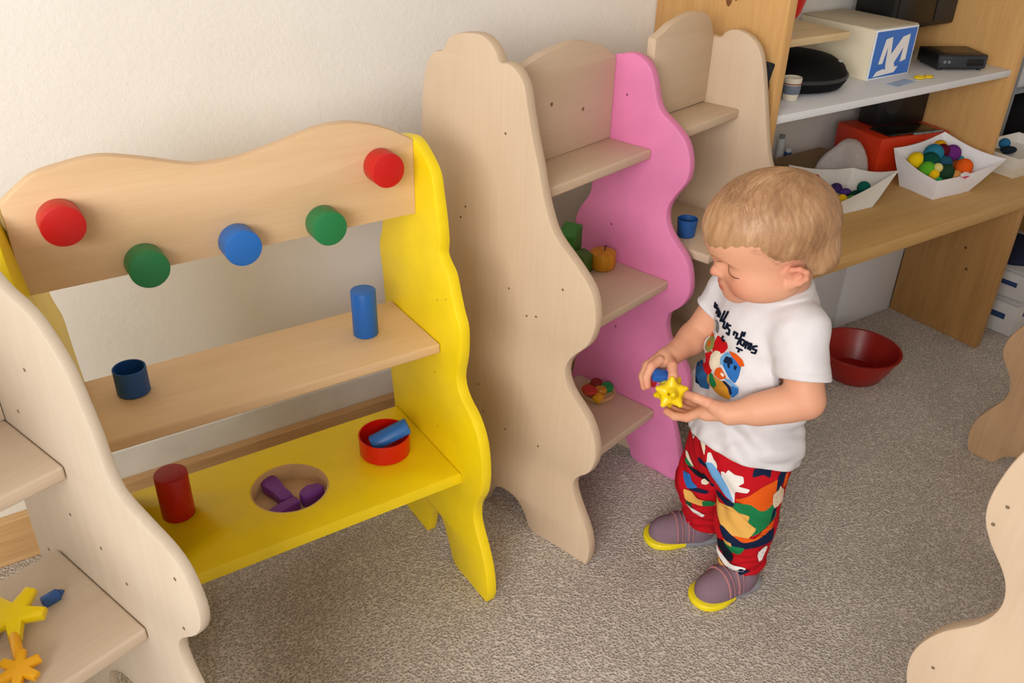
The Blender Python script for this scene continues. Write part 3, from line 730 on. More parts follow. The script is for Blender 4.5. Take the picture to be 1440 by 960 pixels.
def ball(name, c, r, col, label, cat='toy', group=None, sq=(1, 1, 1), rot=(0, 0, 0)):
    bm = bmesh.new(); bmesh.ops.create_icosphere(bm, subdivisions=3, radius=r)
    rnd = random.Random(hash(label) % 1000)
    for v in bm.verts:
        v.co.x *= sq[0]; v.co.y *= sq[1]; v.co.z *= sq[2]
    o = finish(name, bm, cloth('felt_' + col[1:], col, 0.9, 0.4, 700), None, c, smooth=True)
    o.rotation_euler = rot
    return tag(o, label, cat, group)

def desk_items():
    Z = DZ + 0.0003
    paper = paint('white_paper', '#e9e6ea', 0.75, 0.02)
    # folded paper tray with coloured felt balls
    bot = [(2.141, 1.216), (2.286, 1.205), (2.303, 1.318), (2.158, 1.329)]
    rim = [(2.136, 1.214), (2.377, 1.177), (2.338, 1.346), (2.140, 1.362)]
    zr = [0.528, 0.558, 0.594, 0.574]
    t = quad_tray('paper_tray', bot, rim, Z, zr, paper, None, 0.002, 0.009)
    tag(t, 'white folded paper tray full of coloured felt balls', 'tray')
    B = [((2.188, 1.318, .545), .022, '#e8c414', 'yellow ball at the left wall of the paper tray'),
         ((2.297, 1.325, .565), .017, '#e2a416', 'amber ball at the back of the paper tray'),
         ((2.238, 1.303, .560), .026, '#2a7894', 'blue teal ball in the middle of the paper tray'),
         ((2.209, 1.290, .548), .024, '#0f4a3c', 'dark green ball in front of the teal one'),
         ((2.254, 1.275, .538), .021, '#26546c', 'slate blue ball low in the paper tray'),
         ((2.272, 1.300, .562), .020, '#5c1424', 'maroon ball at the back of the paper tray'),
         ((2.296, 1.285, .557), .023, '#6c2a78', 'purple ball beside the maroon ball'),
         ((2.318, 1.272, .535), .015, '#3a8a9a', 'small turquoise ball behind the orange ball'),
         ((2.268, 1.227, .540), .023, '#dc5a18', 'orange ball at the right of the paper tray'),
         ((2.286, 1.232, .522), .018, '#c2201c', 'red ball under the orange ball'),
         ((2.278, 1.255, .530), .018, '#8a4a1e', 'brown ball beside the orange ball'),
         ((2.184, 1.278, .533), .021, '#5aa62a', 'light green ball at the near left of the paper tray'),
         ((2.198, 1.258, .540), .013, '#d8cc7a', 'pale cream bead near the light green ball'),
         ((2.185, 1.256, .525), .014, '#e6b81a', 'yellow ball at the front of the paper tray'),
         ((2.222, 1.247, .526), .023, '#23402a', 'dark olive ball at the front of the paper tray'),
         ((2.190, 1.243, .508), .013, '#2fa05a', 'small bright green ball at the front of the paper tray'),
         ((2.240, 1.227, .520), .016, '#d2924c', 'tan ball at the front right of the paper tray')]
    for (p, r, c, l) in B:
        ball('felt_ball', p, r, c, l, 'ball')
    for i, (c, l, dz) in enumerate((('#d84a6a', 'pink paper strip along the front of the paper tray', 0.047), ('#f2f0f0', 'white paper strip over the pink one', 0.051))):
        bm = bmesh.new(); add_box(bm, -0.035, 0.035, -0.005, 0.005, -0.0008, 0.0008, 0)
        o = finish('paper_strip', bm, paint('strip_' + c[1:], c, 0.6), None, (2.255, 1.202 + 0.006 * i, Z + dz + 0.006)); o.rotation_euler = (0.35, 0.0, 0.22)
        tag(o, l, 'paper')
    # left tray with loose pieces and a thin sheet of film
    bot = [(1.79, 1.277), (1.958, 1.264), (1.985, 1.372), (1.785, 1.385)]
    rim = [(1.778, 1.262), (2.075, 1.290), (2.02, 1.388), (1.766, 1.398)]
    t = quad_tray('paper_tray', bot, rim, Z, [0.512, 0.545, 0.532, 0.580], paint('dull_white_paper', '#d8d3cc', 0.75, 0.02), None, 0.002, 0.008)
    tag(t, 'white paper tray with few toy pieces behind the head of the child', 'tray')
    P = [((1.930, 1.362, .494), .015, '#3e2a5e', 'dark violet knobbly piece in the left tray', (1.5, 1, .8), (0, 0, .6)),
         ((1.934, 1.336, .490), .013, '#4c3278', 'violet piece beside the dark violet one in the left tray', (1.3, 1, .8), (0, 0, -.3)),
         ((1.945, 1.318, .488), .011, '#0e3a34', 'long dark green stick in the left tray', (2.8, .8, .8), (0, 0, .25)),
         ((1.988, 1.322, .497), .017, '#12604e', 'round green head at the end of the dark stick', (1, 1, 1), (0, 0, 0)),
         ((1.890, 1.310, .488), .013, '#e0b414', 'yellow bead in the left tray', (1, 1, 1), (0, 0, 0)),
         ((1.919, 1.303, .486), .011, '#5c9a2c', 'light green oval in the left tray', (2.0, 1, .8), (0, 0, .1)),
         ((1.964, 1.298, .485), .010, '#8fb8b0', 'pale grey green chip in the left tray', (1.6, 1, .7), (0, 0, .2)),
         ((1.850, 1.372, .530), .012, '#c8323a', 'red piece at the back of the left tray', (1, 1, 1), (0, 0, 0)),
         ((1.880, 1.322, .487), .011, '#b8442e', 'rust coloured bit in the left tray', (1.4, 1, .8), (0, 0, 0))]
    for (p, r, c, l, sq, rot) in P:
        ball('toy_piece', (p[0], p[1], p[2] + 0.006), r, c, l, 'toy', None, sq, rot)
    # thin translucent film bulging out of the tray
    m, nt, b = base_mat('thin_film', 0.55, 0.3)
    b.inputs['Base Color'].default_value = lin('#e6e2e0'); b.inputs['Transmission Weight'].default_value = 0.25; b.inputs['Alpha'].default_value = 0.8
    bm = bmesh.new(); N = 20; g = []
    for j in range(9):
        row = []
        for i in range(N + 1):
            s = i / N; r = j / 8
            x = 1.885 + 0.215 * s; hgt = 0.035 + 0.085 * math.sin(math.pi * min(1, max(0, (s - 0.05) / 1.0))) ** 0.7
            row.append(bm.verts.new((x + 0.004 * math.sin(7 * s + 3 * r), 1.408 + 0.012 * r - 0.012 * s + 0.004 * math.sin(11 * s), Z + 0.002 + hgt * 1.08 * r + 0.002 * r * math.sin(19 * s + 5 * r))))
        g.append(row)
    for j in range(8):
        for i in range(N): bm.faces.new((g[j][i], g[j][i + 1], g[j + 1][i + 1], g[j + 1][i]))
    sheet_faces = bm.faces[:]
    bmesh.ops.solidify(bm, geom=sheet_faces, thickness=0.0006)
    o = finish('film_sheet', bm, m, smooth=True)
    tag(o, 'thin translucent film bulging behind the left tray', 'film')
    # red crate with black lid
    t = thing('case', 'orange red case with a black lid on the desk behind the felt balls', 'case', (2.285, 1.468, Z), -0.19)
    rc = paint('orange_red', '#c8320f', 0.45, 0.05)
    box('case_body', -0.125, 0.118, -0.088, 0.09, 0, 0.110, rc, t, r=0.004)
    box('lid', -0.095, 0.080, -0.080, -0.003, 0.1102, 0.1165, paint('black_gloss', '#0d0c0c', 0.25), t, r=0.003)
    for k in range(3):
        box('slide', -0.01 + 0.036 * k, 0.022 + 0.036 * k, -0.0875, -0.0805, 0.1102, 0.1150, paint('grey_slide', '#7f8a88', 0.4), t, r=0.001)
    # black box behind
    t = thing('speaker', 'black loudspeaker box on top of the orange red case under the white shelf', 'speaker', (2.316, 1.502, Z + 0.1106), -0.19)
    box('cabinet', -0.095, 0.090, -0.030, 0.035, 0.0, 0.115, black_p(), t, r=0.004)
    lathe('cone', [(0.030, 0), (0.028, 0.003), (0.010, 0.0012), (0, 0.004)], paint('cone_grey', '#1c1c1e', 0.5), t, (-0.04, -0.0302, 0.06), n=28, M=Matrix.Rotation(math.pi / 2, 4, 'X'))
    # brown card folders and white tubes by the plank
    for k in range(3):
        bm = bmesh.new(); add_box(bm, -0.098, 0.098, -0.07, 0.07, 0, 0.014, 0.001)
        o = finish('card_folder', bm, paint('brown_card', '#9a7f5c', 0.8, 0.08), None, (2.018 + 0.004 * k, 1.512 - 0.002 * k, Z + 0.0145 * k)); o.rotation_euler = (0, 0, 0.03 * k - 0.03)
        tag(o, ('lowest brown card folder of the pile left of the red case', 'middle brown card folder of the pile left of the red case', 'topmost brown card folder of the pile left of the red case')[k], 'folder', 'card folders on the desk')
    t = thing('tube', 'tall white tube standing against the wall left of the card folders', 'tube', (1.995, 1.618, Z))
    lathe('tube_body', cyl_prof(0.0105, 0.078, 0.002), paint('white_plastic', '#dfe2e6', 0.4), t, n=24)
    lathe('cap', cyl_prof(0.0075, 0.010, 0.001), paint('grey_cap', '#8e979e', 0.4), t, (0, 0, 0.0782), n=24)
    t = thing('tube', 'short white tube with blue print next to the tall one', 'tube', (2.017, 1.606, Z))
    lathe('tube_body', cyl_prof(0.0095, 0.050, 0.002), paint('white_plastic', '#dfe2e6', 0.4), t, n=24)
    lathe('printed_band', [(0.0096, 0.014), (0.0101, 0.015), (0.0101, 0.038), (0.0096, 0.039)], paint('blue_print', '#3a62a8', 0.5, 0.3), t, n=24)
    # stacked white containers at the right edge
    wp = paint('white_tub', '#dedad2', 0.5, 0.02)
    t = thing('tub', 'white rectangular tub of scraps at the right end of the desk', 'tub', (2.60, 1.28, Z))
    o = quad_tray('tub_base', [(-0.108, -0.078), (0.118, -0.088), (0.13, 0.06), (-0.098, 0.07)], [(-0.112, -0.08), (0.122, -0.09), (0.134, 0.062), (-0.102, 0.072)], 0, [0.026] * 4, paint('cream_tub', '#d8cfbc', 0.5, 0.02), t, 0.003)
    o = quad_tray('tub_upper', [(-0.110, -0.079), (0.120, -0.089), (0.132, 0.061), (-0.100, 0.071)], [(-0.117, -0.084), (0.127, -0.094), (0.139, 0.066), (-0.107, 0.076)], 0.0262, [0.058] * 4, wp, t, 0.004)
    for p, r, c, l, sq in (((2.585, 1.285, .044), .016, '#1b2430', 'navy scrap in the white tub', (2.2, 1.2, .6)), ((2.615, 1.315, .050), .016, '#2a6a96', 'blue ball in the white tub', (1, 1, 1)), ((2.555, 1.30, .040), .014, '#7f7a5a', 'olive scrap in the white tub', (2.2, 1.4, .5))):
        ball('toy_piece', (p[0], p[1], Z + p[2]), r, c, l, 'toy', None, sq)
desk_items()

def far_right():
    # rack and things beyond the bookcase
    t = thing('rack', 'grey metal rack with a white bin beyond the bookcase', 'rack', (2.85, 1.50, DZ + 0.0003))
    gm = paint('grey_metal', '#7d8186', 0.45, 0.03)
    for x, y in ((-0.14, -0.11), (0.30, -0.11), (-0.14, 0.11), (0.30, 0.11)):
        box('post', x - 0.009, x + 0.009, y - 0.009, y + 0.009, 0, 0.62, gm, t, r=0.002)
    for z in (0.165, 0.45):
        box('rack_shelf', -0.15, 0.31, -0.12, 0.12, z, z + 0.012, gm, t, r=0.002)
    t = quad_tray('bin', [(2.74, 1.40), (2.90, 1.40), (2.90, 1.58), (2.74, 1.58)], [(2.725, 1.385), (2.915, 1.385), (2.915, 1.595), (2.725, 1.595)], DZ + 0.1776, [DZ + 0.30] * 4, paint('bin_white', '#c8ccd0', 0.5, 0.02), None, 0.003)
    tag(t, 'white plastic bin on the grey rack', 'bin')
    t = thing('bag', 'black cloth bag slumped on the desk under the grey rack', 'bag', (2.91, 1.47, DZ + 0.0003))
    bk = cloth('black_cotton', '#131315', 0.85, 0.3, 300)
    lathe('bag_body', [(0, 0), (0.08, 0), (0.098, 0.02), (0.10, 0.06), (0.085, 0.11), (0.055, 0.14), (0, 0.15)], bk, t, n=28, M=Matrix.Diagonal((1.1, 0.85, 1, 1)), ang=1.2)
    bm = bmesh.new(); add_box(bm, -0.02, 0.02, -0.003, 0.003, 0, 0.02, 0.002, M=Matrix.Translation((-0.03, -0.083, 0.06)))
    lab(finish('bag_tag', bm, paint('tag_brass', '#8a7a40', 0.4), t), 'small brass coloured tag')
    # white boxes under the desk
    wb = paint('box_white', '#c9c6c4', 0.6, 0.03); bl = paint('label_blue', '#27406e', 0.5, 0.05)
    def wbox(z, h, dx, label, lw):
        t = thing('storage_box', label, 'box', (2.69 + dx, 1.25, z), 0.06, 'white boxes under the desk')
        box('box_body', -0.155, 0.155, -0.15, 0.13, 0, h - 0.012, wb, t, r=0.003)
        box('lid', -0.158, 0.158, -0.153, 0.133, h - 0.0118, h, paint('lid_grey', '#b4b2b4', 0.6), t, r=0.002)
        box('label_stripe', -0.1562, -0.1551, -0.12, 0.02, h * 0.42, h * 0.58, bl, t, r=0)
        box('handle', -0.11, -0.11 + lw, -0.1520, -0.1502, h * 0.5, h * 0.62, bl, t, r=0.0006)
    wbox(0.0003, 0.112, 0.0, 'lower white lidded box with blue stripe under the desk end', 0.07)
    wbox(0.1128, 0.090, 0.01, 'upper white lidded box with blue stripe under the desk end', 0.05)
    bm = bmesh.new(); bmesh.ops.create_icosphere(bm, subdivisions=3, radius=1)
    for v in bm.verts:
        v.co = Vector((v.co.x * 0.11, v.co.y * 0.10, max(-0.001, v.co.z * 0.045) + 0.006 * math.sin(7 * v.co.x + 3) * max(0, v.co.z)))
    tag(finish('cloth_bundle', bm, cloth('navy_cloth', '#23263a'), None, (2.66, 1.22, 0.2045), smooth=True), 'dark navy cloth bundle on top of the white boxes', 'cloth')
    # red plastic bowl on the carpet
    t = lathe('basin', [(0, 0.0), (0.070, 0.0), (0.074, 0.003), (0.096, 0.045), (0.108, 0.078), (0.1135, 0.081), (0.1135, 0.084), (0.106, 0.0835), (0.093, 0.046), (0.072, 0.007), (0.045, 0.0055), (0.043, 0.007), (0.040, 0.0055), (0, 0.0055)],
              paint('basin_red', '#9e1a10', 0.35, 0.05), None, (1.962, 1.205, 0.0003), n=64, ang=0.7)
    tag(t, 'red plastic washing bowl on the carpet under the desk', 'bowl')
far_right()

# ------------------------------------------------------------------ the toddler: smooth distance-field modelling
# local frame (s, d, z): s along RT, d along TC, origin on the carpet between the feet
CH = Vector((1.126, 0.891, 0.0))
RT = np.array([0.62, -0.784, 0.0]); TC = np.array([-0.784, -0.62, 0.0])
RT /= np.linalg.norm(RT); TC /= np.linalg.norm(TC)
def to_loc(P):
    P = np.asarray(P, float)
    return P[..., 0:1] * RT + P[..., 1:2] * TC + P[..., 2:3] * np.array([0, 0, 1.0])

class Field:
    def __init__(s, lo, hi, h):
        s.lo = np.array(lo, float); s.h = h
        s.n = np.ceil((np.array(hi) - s.lo) / h).astype(int) + 1
        s.ax = [(s.lo[i] + h * np.arange(s.n[i])).astype(np.float32) for i in range(3)]
        s.F = np.full(s.n, 0.06, np.float32)
    def grid(s, blo, bhi):
        sl = []
        for i in range(3):
            a = int(np.clip(np.floor((blo[i] - s.lo[i]) / s.h), 0, s.n[i] - 1)); b = int(np.clip(np.ceil((bhi[i] - s.lo[i]) / s.h) + 1, a + 1, s.n[i]))
            sl.append(slice(a, b))
        X, Y, Z = np.meshgrid(*[s.ax[i][sl[i]] for i in range(3)], indexing='ij', sparse=True)
        return tuple(sl), X, Y, Z
    def add(s, prim, k=0.01, sub=False):
        f, blo, bhi = prim
        m = k + 0.012 if not sub else k + 0.004
        sl, X, Y, Z = s.grid(np.array(blo) - m, np.array(bhi) + m)
        d = f(X, Y, Z).astype(np.float32)
        a = s.F[sl]
        if sub:
            d = -d; h = np.maximum(k - np.abs(a - d), 0) / max(k, 1e-6); s.F[sl] = np.maximum(a, d) + h * h * k * 0.25
        else:
            h = np.maximum(k - np.abs(a - d), 0) / max(k, 1e-6); s.F[sl] = np.minimum(a, d) - h * h * k * 0.25
    def full(s):
        return np.meshgrid(*s.ax, indexing='ij', sparse=True)

def capsule(a, b, ra, rb):
    a = np.array(a, float); b = np.array(b, float); ab = b - a; L2 = float(ab @ ab) + 1e-12
    def f(X, Y, Z):
        t = np.clip(((X - a[0]) * ab[0] + (Y - a[1]) * ab[1] + (Z - a[2]) * ab[2]) / L2, 0, 1)
        return np.sqrt((X - a[0] - t * ab[0]) ** 2 + (Y - a[1] - t * ab[1]) ** 2 + (Z - a[2] - t * ab[2]) ** 2) - (ra + (rb - ra) * t)
    r = max(ra, rb)
    return f, np.minimum(a, b) - r, np.maximum(a, b) + r

def ellipsoid(c, r, axes=((1, 0, 0), (0, 1, 0), (0, 0, 1))):
    c = np.array(c, float); A = np.array(axes, float); r = np.array(r, float)
    def f(X, Y, Z):
        x, y, z = X - c[0], Y - c[1], Z - c[2]
        p = [A[i][0] * x + A[i][1] * y + A[i][2] * z for i in range(3)]
        k0 = np.sqrt(sum((p[i] / r[i]) ** 2 for i in range(3))); k1 = np.sqrt(sum((p[i] / r[i] ** 2) ** 2 for i in range(3))) + 1e-9
        return k0 * (k0 - 1) / k1
    ext = np.sqrt(sum((A[i] * r[i]) ** 2 for i in range(3)))
    return f, c - ext, c + ext

def surface_nets(F, lo, h):
    S = F < 0
    nx, ny, nz = F.shape
    keys = []; pts = []; quads = []
    def cid(i, j, k): return (i * ny + j) * nz + k
    for ax in range(3):
        A_ = [slice(None)] * 3; B_ = [slice(None)] * 3
        A_[ax] = slice(0, -1); B_[ax] = slice(1, None)
        cr = np.argwhere(S[tuple(A_)] != S[tuple(B_)])
        o1, o2 = [a for a in range(3) if a != ax]
        ok = (cr[:, o1] > 0) & (cr[:, o2] > 0) & (cr[:, o1] < F.shape[o1] - 1) & (cr[:, o2] < F.shape[o2] - 1)
        cr = cr[ok]
        e = cr.copy(); e[:, ax] += 1
        fa = F[tuple(cr.T)]; fb = F[tuple(e.T)]
        t = fa / (fa - fb)
        p = cr.astype(float); p[:, ax] += t
        q = []
        for (u, v) in ((0, 0), (1, 0), (1, 1), (0, 1)):
            c = cr.copy(); c[:, o1] -= u; c[:, o2] -= v
            ids = cid(c[:, 0], c[:, 1], c[:, 2]); keys.append(ids); pts.append(p); q.append(ids)
        q = np.stack(q, 1)
        flip = (fa < 0) ^ (ax == 1)
        q[flip] = q[flip][:, ::-1]
        quads.append(q)
    keys = np.concatenate(keys); pts = np.concatenate(pts); quads = np.concatenate(quads)
    uq, inv = np.unique(keys, return_inverse=True)
    cnt = np.bincount(inv); V = np.stack([np.bincount(inv, weights=pts[:, i]) / cnt for i in range(3)], 1)
    Q = np.searchsorted(uq, quads)
    return lo + V * h, Q

def relax(V, Q, it=2, lam=0.5):
    E = np.concatenate([Q[:, [0, 1]], Q[:, [1, 2]], Q[:, [2, 3]], Q[:, [3, 0]]])
    E = np.concatenate([E, E[:, ::-1]])
    n = len(V); c = np.bincount(E[:, 0], minlength=n)[:, None]
    for k in range(it):
        for l in (lam, -lam * 1.03):
            m = np.stack([np.bincount(E[:, 0], weights=V[E[:, 1], i], minlength=n) for i in range(3)], 1) / np.maximum(c, 1)
            V = V + l * (m - V)
    return V

def keep_big(V, Q, frac=0.02):
    n = len(V); lab_ = np.arange(n)
    for _ in range(400):
        m = lab_[Q].min(1)
        new = lab_.copy()
        for i in range(4): np.minimum.at(new, Q[:, i], m)
        new = new[new]
        if (new == lab_).all(): break
        lab_ = new
    u, c = np.unique(lab_, return_counts=True)
    big = set(u[c >= max(c) * frac])
    good = np.isin(lab_, list(big))
    idx = -np.ones(n, int); idx[good] = np.arange(good.sum())
    return V[good], idx[Q[good[Q[:, 0]]]]

def field_mesh(name, fld, mat, parent, it=2, colour=None, clean=True):
    V, Q = surface_nets(fld.F, fld.lo, fld.h)
    if clean: V, Q = keep_big(V, Q)
    V = relax(V, Q, it)
    W = to_loc(V)
    Q = Q[:, ::-1]      # (s, d, z) is left-handed
    me = bpy.data.meshes.new(name)
    me.vertices.add(len(W)); me.vertices.foreach_set('co', W.astype(np.float32).ravel())
    me.loops.add(Q.size); me.loops.foreach_set('vertex_index', Q.astype(np.int32).ravel())
    me.polygons.add(len(Q)); me.polygons.foreach_set('loop_start', np.arange(0, Q.size, 4, dtype=np.int32))
    me.polygons.foreach_set('use_smooth', np.ones(len(Q), bool))
    me.update(calc_edges=True); me.validate()
    if colour is not None:
        at = me.color_attributes.new('Col', 'FLOAT_COLOR', 'POINT')
        c = np.ones((len(V), 4), np.float32); c[:, :3] = colour(V)
        at.data.foreach_set('color', c.ravel())
    o = link(name, me, mat, parent)
    return o, V, Q

def attr_mat(name, rough=0.5, sss=0.0, bscale=300, bstr=0.05):
    m, nt, b = base_mat(name, rough, 0.3)
    a = nt.nodes.new('ShaderNodeAttribute'); a.attribute_name = 'Col'
    nt.links.new(a.outputs['Color'], b.inputs['Base Color'])
    if sss:
        b.inputs['Subsurface Weight'].default_value = sss
        b.inputs['Subsurface Radius'].default_value = (0.012, 0.005, 0.003)
        b.inputs['Subsurface Scale'].default_value = 0.35
    bump(nt, b, noise(nt, coords(nt, (1, 1, 1)), bscale, 3), bstr, 0.0006)
    return m

def unit(v): v = np.array(v, float); return v / np.linalg.norm(v)
FWD = unit((-0.82, 0.57, 0)); LFT = unit((0.57, 0.82, 0)); UP = np.array([0, 0, 1.0])

# head frame
PSI, PIT = math.radians(20), math.radians(9)
HF0 = np.array([-math.cos(PSI), math.sin(PSI), 0])
HL = np.array([math.sin(PSI), math.cos(PSI), 0])
HF = math.cos(PIT) * HF0 - math.sin(PIT) * UP
HU = math.sin(PIT) * HF0 + math.cos(PIT) * UP
HO = np.array([0.009, 0.030, 0.700])
HAX = np.array([HF, HL, HU])
def hd(f, l, u): return HO + f * HF + l * HL + u * HU
def hf(f, l, u): return hd(f - 0.010, l, u + 0.004)
CRAN_C, CRAN_R = (0.010, 0.0, 0.058), (0.107, 0.082, 0.085)

L_SH, L_EL, L_WR = (0.066, 0.072, 0.590), (0.097, 0.122, 0.486), (-0.020, 0.150, 0.449)
R_SH, R_EL, R_WR = (-0.058, -0.062, 0.572), (-0.108, -0.046, 0.478), (-0.140, 0.032, 0.473)
BALL = np.array([-0.126, 0.108, 0.443])

def torso_prims(g=0.0, top=True):
    P = []
    prof = [((0.014, 0.006, 0.285), .118, .098), ((0.010, 0.010, 0.345), .117, .103), ((0.006, 0.010, 0.41), .112, .099), ((0.003, 0.006, 0.48), .102, .088), ((0.004, 0.004, 0.54), .095, .076)]
    for c, a, b in prof:
        P.append(ellipsoid(c, (a + g, b + g, 0.065), (LFT, FWD, UP)))
    if top:
        P.append(ellipsoid((0.010, 0.006, 0.585), (0.085 + g, 0.060 + g, 0.045), (LFT, FWD, UP)))
        P.append(ellipsoid((0.040, -0.004, 0.600), (0.060 + g, 0.048 + g, 0.05), (LFT, FWD, UP)))
    return P

def finger(fld, pts, r0, r1, k=0.0035):
    n = len(pts) - 1
    for i in range(n):
        a = r0 + (r1 - r0) * i / n; b = r0 + (r1 - r0) * (i + 1) / n
        fld.add(capsule(pts[i], pts[i + 1], a, b), k if i == 0 else 0.0025)

L_FINGERS = [
    [(-0.070, 0.142, 0.434), (-0.090, 0.137, 0.416), (-0.112, 0.128, 0.4075), (-0.128, 0.118, 0.4075)],
    [(-0.068, 0.132, 0.428), (-0.088, 0.122, 0.411), (-0.110, 0.108, 0.404), (-0.129, 0.098, 0.4055)],
    [(-0.064, 0.122, 0.424), (-0.084, 0.107, 0.410), (-0.104, 0.092, 0.405), (-0.119, 0.083, 0.4085)],
    [(-0.060, 0.113, 0.424), (-0.077, 0.097, 0.413), (-0.092, 0.083, 0.410), (-0.102, 0.075, 0.413)]]
L_THUMB = [(-0.040, 0.152, 0.457), (-0.058, 0.158, 0.468), (-0.078, 0.153, 0.470), (-0.094, 0.142, 0.466)]
R_FINGERS = [
    [(-0.156, 0.076, 0.484), (-0.167, 0.096, 0.480), (-0.172, 0.108, 0.464), (-0.168, 0.113, 0.450)],
    [(-0.161, 0.066, 0.481), (-0.175, 0.082, 0.473), (-0.180, 0.094, 0.455), (-0.175, 0.100, 0.438)],
    [(-0.163, 0.055, 0.475), (-0.179, 0.068, 0.464), (-0.183, 0.079, 0.446), (-0.177, 0.086, 0.431)],
    [(-0.160, 0.045, 0.469), (-0.175, 0.054, 0.456), (-0.178, 0.064, 0.440), (-0.173, 0.071, 0.428)]]
R_THUMB = [(-0.143, 0.060, 0.478), (-0.132, 0.082, 0.480), (-0.127, 0.099, 0.472), (-0.129, 0.107, 0.459)]

def build_body(root):
    F = Field((-0.205, -0.15, 0.03), (0.165, 0.215, 0.87), 0.0024)
    # cranium and face
    F.add(ellipsoid(hd(*CRAN_C), CRAN_R, HAX), 0.0)
    F.add(ellipsoid(hd(0.060, 0, 0.045), (0.056, 0.066, 0.058), HAX), 0.02)           # forehead
    F.add(ellipsoid(hf(0.042, 0, -0.012), (0.060, 0.066, 0.058), HAX), 0.03)          # mid face
    for s in (1, -1):
        F.add(ellipsoid(hf(0.064, s * 0.040, -0.030), (0.033, 0.031, 0.030), HAX), 0.02)   # cheeks
        F.add(ellipsoid(hf(0.030, s * 0.050, -0.036), (0.040, 0.026, 0.026), HAX), 0.02)   # jaw
    F.add(ellipsoid(hf(0.076, 0, -0.064), (0.024, 0.027, 0.019), HAX), 0.018)         # chin
    F.add(ellipsoid(hf(0.081, 0, -0.044), (0.025, 0.030, 0.023), HAX), 0.015)         # mouth area
    F.add(ellipsoid(hf(0.088, 0, 0.016), (0.018, 0.052, 0.013), HAX), 0.014)          # brow
    for s in (1, -1):
        F.add(ellipsoid(hf(0.107, s * 0.036, -0.004), (0.013, 0.022, 0.013), HAX), 0.012, sub=True)   # eye socket
        F.add(ellipsoid(hf(0.086, s * 0.038, -0.005), (0.0135, 0.0185, 0.0125), HAX), 0.003)          # closed lid over the eye
    F.add(capsule(hf(0.096, 0, 0.008), hf(0.109, 0, -0.018), 0.007, 0.0085), 0.010)   # nose
    F.add(ellipsoid(hf(0.113, 0, -0.021), (0.0095, 0.0095, 0.0085), HAX), 0.005)
    for s in (1, -1):
        F.add(ellipsoid(hf(0.105, s * 0.0085, -0.024), (0.007, 0.006, 0.0055), HAX), 0.004)
        F.add(ellipsoid(hf(0.110, s * 0.0045, -0.0315), (0.003, 0.0022, 0.003), HAX), 0.002, sub=True)
    F.add(ellipsoid(hf(0.1035, 0, -0.0425), (0.006, 0.015, 0.0042), HAX), 0.003)       # lips
    F.add(ellipsoid(hf(0.1010, 0, -0.0510), (0.0065, 0.012, 0.0048), HAX), 0.003)
    F.add(capsule(hf(0.1095, -0.014, -0.0472), hf(0.1095, 0.014, -0.0472), 0.0012, 0.0012), 0.002, sub=True)
    # ears: rim, lobe, hollow
    for s in (1, -1):
        c = lambda f, l, u: hd(-0.006 + (f + 0.004) * 0.82, s * l, -0.004 + u * 0.82)
        pts = [(0.014, 0.070, 0.004), (0.004, 0.077, 0.013), (-0.010, 0.082, 0.015), (-0.022, 0.084, 0.008), (-0.022, 0.083, -0.006), (-0.012, 0.079, -0.016), (0.000, 0.074, -0.022)]
        for a, b in zip(pts[:-1], pts[1:]): F.add(capsule(c(*a), c(*b), 0.0042, 0.0042), 0.004)
        F.add(ellipsoid(c(0.004, 0.074, -0.021), (0.0085, 0.005, 0.0085), HAX), 0.004)
        F.add(ellipsoid(c(-0.006, 0.073, -0.003), (0.014, 0.0055, 0.014), HAX), 0.004)
        F.add(ellipsoid(c(-0.002, 0.081, -0.003), (0.0075, 0.006, 0.0075), HAX), 0.003, sub=True)
    # neck and torso
    F.add(capsule(hd(-0.012, 0, -0.02), (0.014, 0.006, 0.590), 0.050, 0.046), 0.02)
    for p in torso_prims(-0.013): F.add(p, 0.02)
    # arms
    F.add(capsule(R_SH, R_EL, 0.036, 0.0275), 0.02); F.add(capsule(R_EL, R_WR, 0.0275, 0.0195), 0.008)
    F.add(ellipsoid((-0.114, -0.030, 0.478), (0.026, 0.03, 0.0285)), 0.012)
    F.add(capsule(L_SH, L_EL, 0.037, 0.0305), 0.02); F.add(capsule(L_EL, L_WR, 0.0305, 0.0195), 0.008)
    F.add(capsule((0.070, 0.130, 0.478), (0.025, 0.142, 0.463), 0.0305, 0.0265), 0.012)
    # left hand
    F.add(ellipsoid((-0.046, 0.136, 0.440), (0.031, 0.024, 0.0165), (unit((-1, 0.0, -0.35)), unit((0.05, 1, 0.15)), unit((-0.33, -0.14, 1)))), 0.010)
    F.add(capsule((-0.030, 0.148, 0.452), (-0.046, 0.154, 0.459), 0.0145, 0.0115), 0.008)
    for p in L_FINGERS: finger(F, p, 0.0086, 0.0068)
    finger(F, L_THUMB, 0.0100, 0.0074, 0.006)
    # right hand
    F.add(ellipsoid((-0.152, 0.052, 0.474), (0.017, 0.027, 0.019), (unit((1, 0.35, 0.5)), unit((-0.35, 1, 0.05)), unit((-0.5, -0.2, 1)))), 0.010)
    for p in R_FINGERS: finger(F, p, 0.0086, 0.0068)
    finger(F, R_THUMB, 0.0098, 0.0074, 0.006)
    # legs under the trousers
    for p in (capsule((-0.034, -0.034, 0.27), (-0.048, -0.030, 0.16), 0.050, 0.040), capsule((-0.048, -0.030, 0.16), (-0.028, -0.040, 0.045), 0.040, 0.026),
              capsule((0.040, 0.050, 0.27), (0.044, 0.064, 0.15), 0.050, 0.040), capsule((0.044, 0.064, 0.15), (0.054, 0.060, 0.045), 0.040, 0.026)):
        F.add(p, 0.01)
    skin = np.array(lin('#dca283')[:3]); pinkc = np.array(lin('#cf7a68')[:3]); lips = np.array(lin('#c8665f')[:3]); scalp = np.array(lin('#d3a27c')[:3])
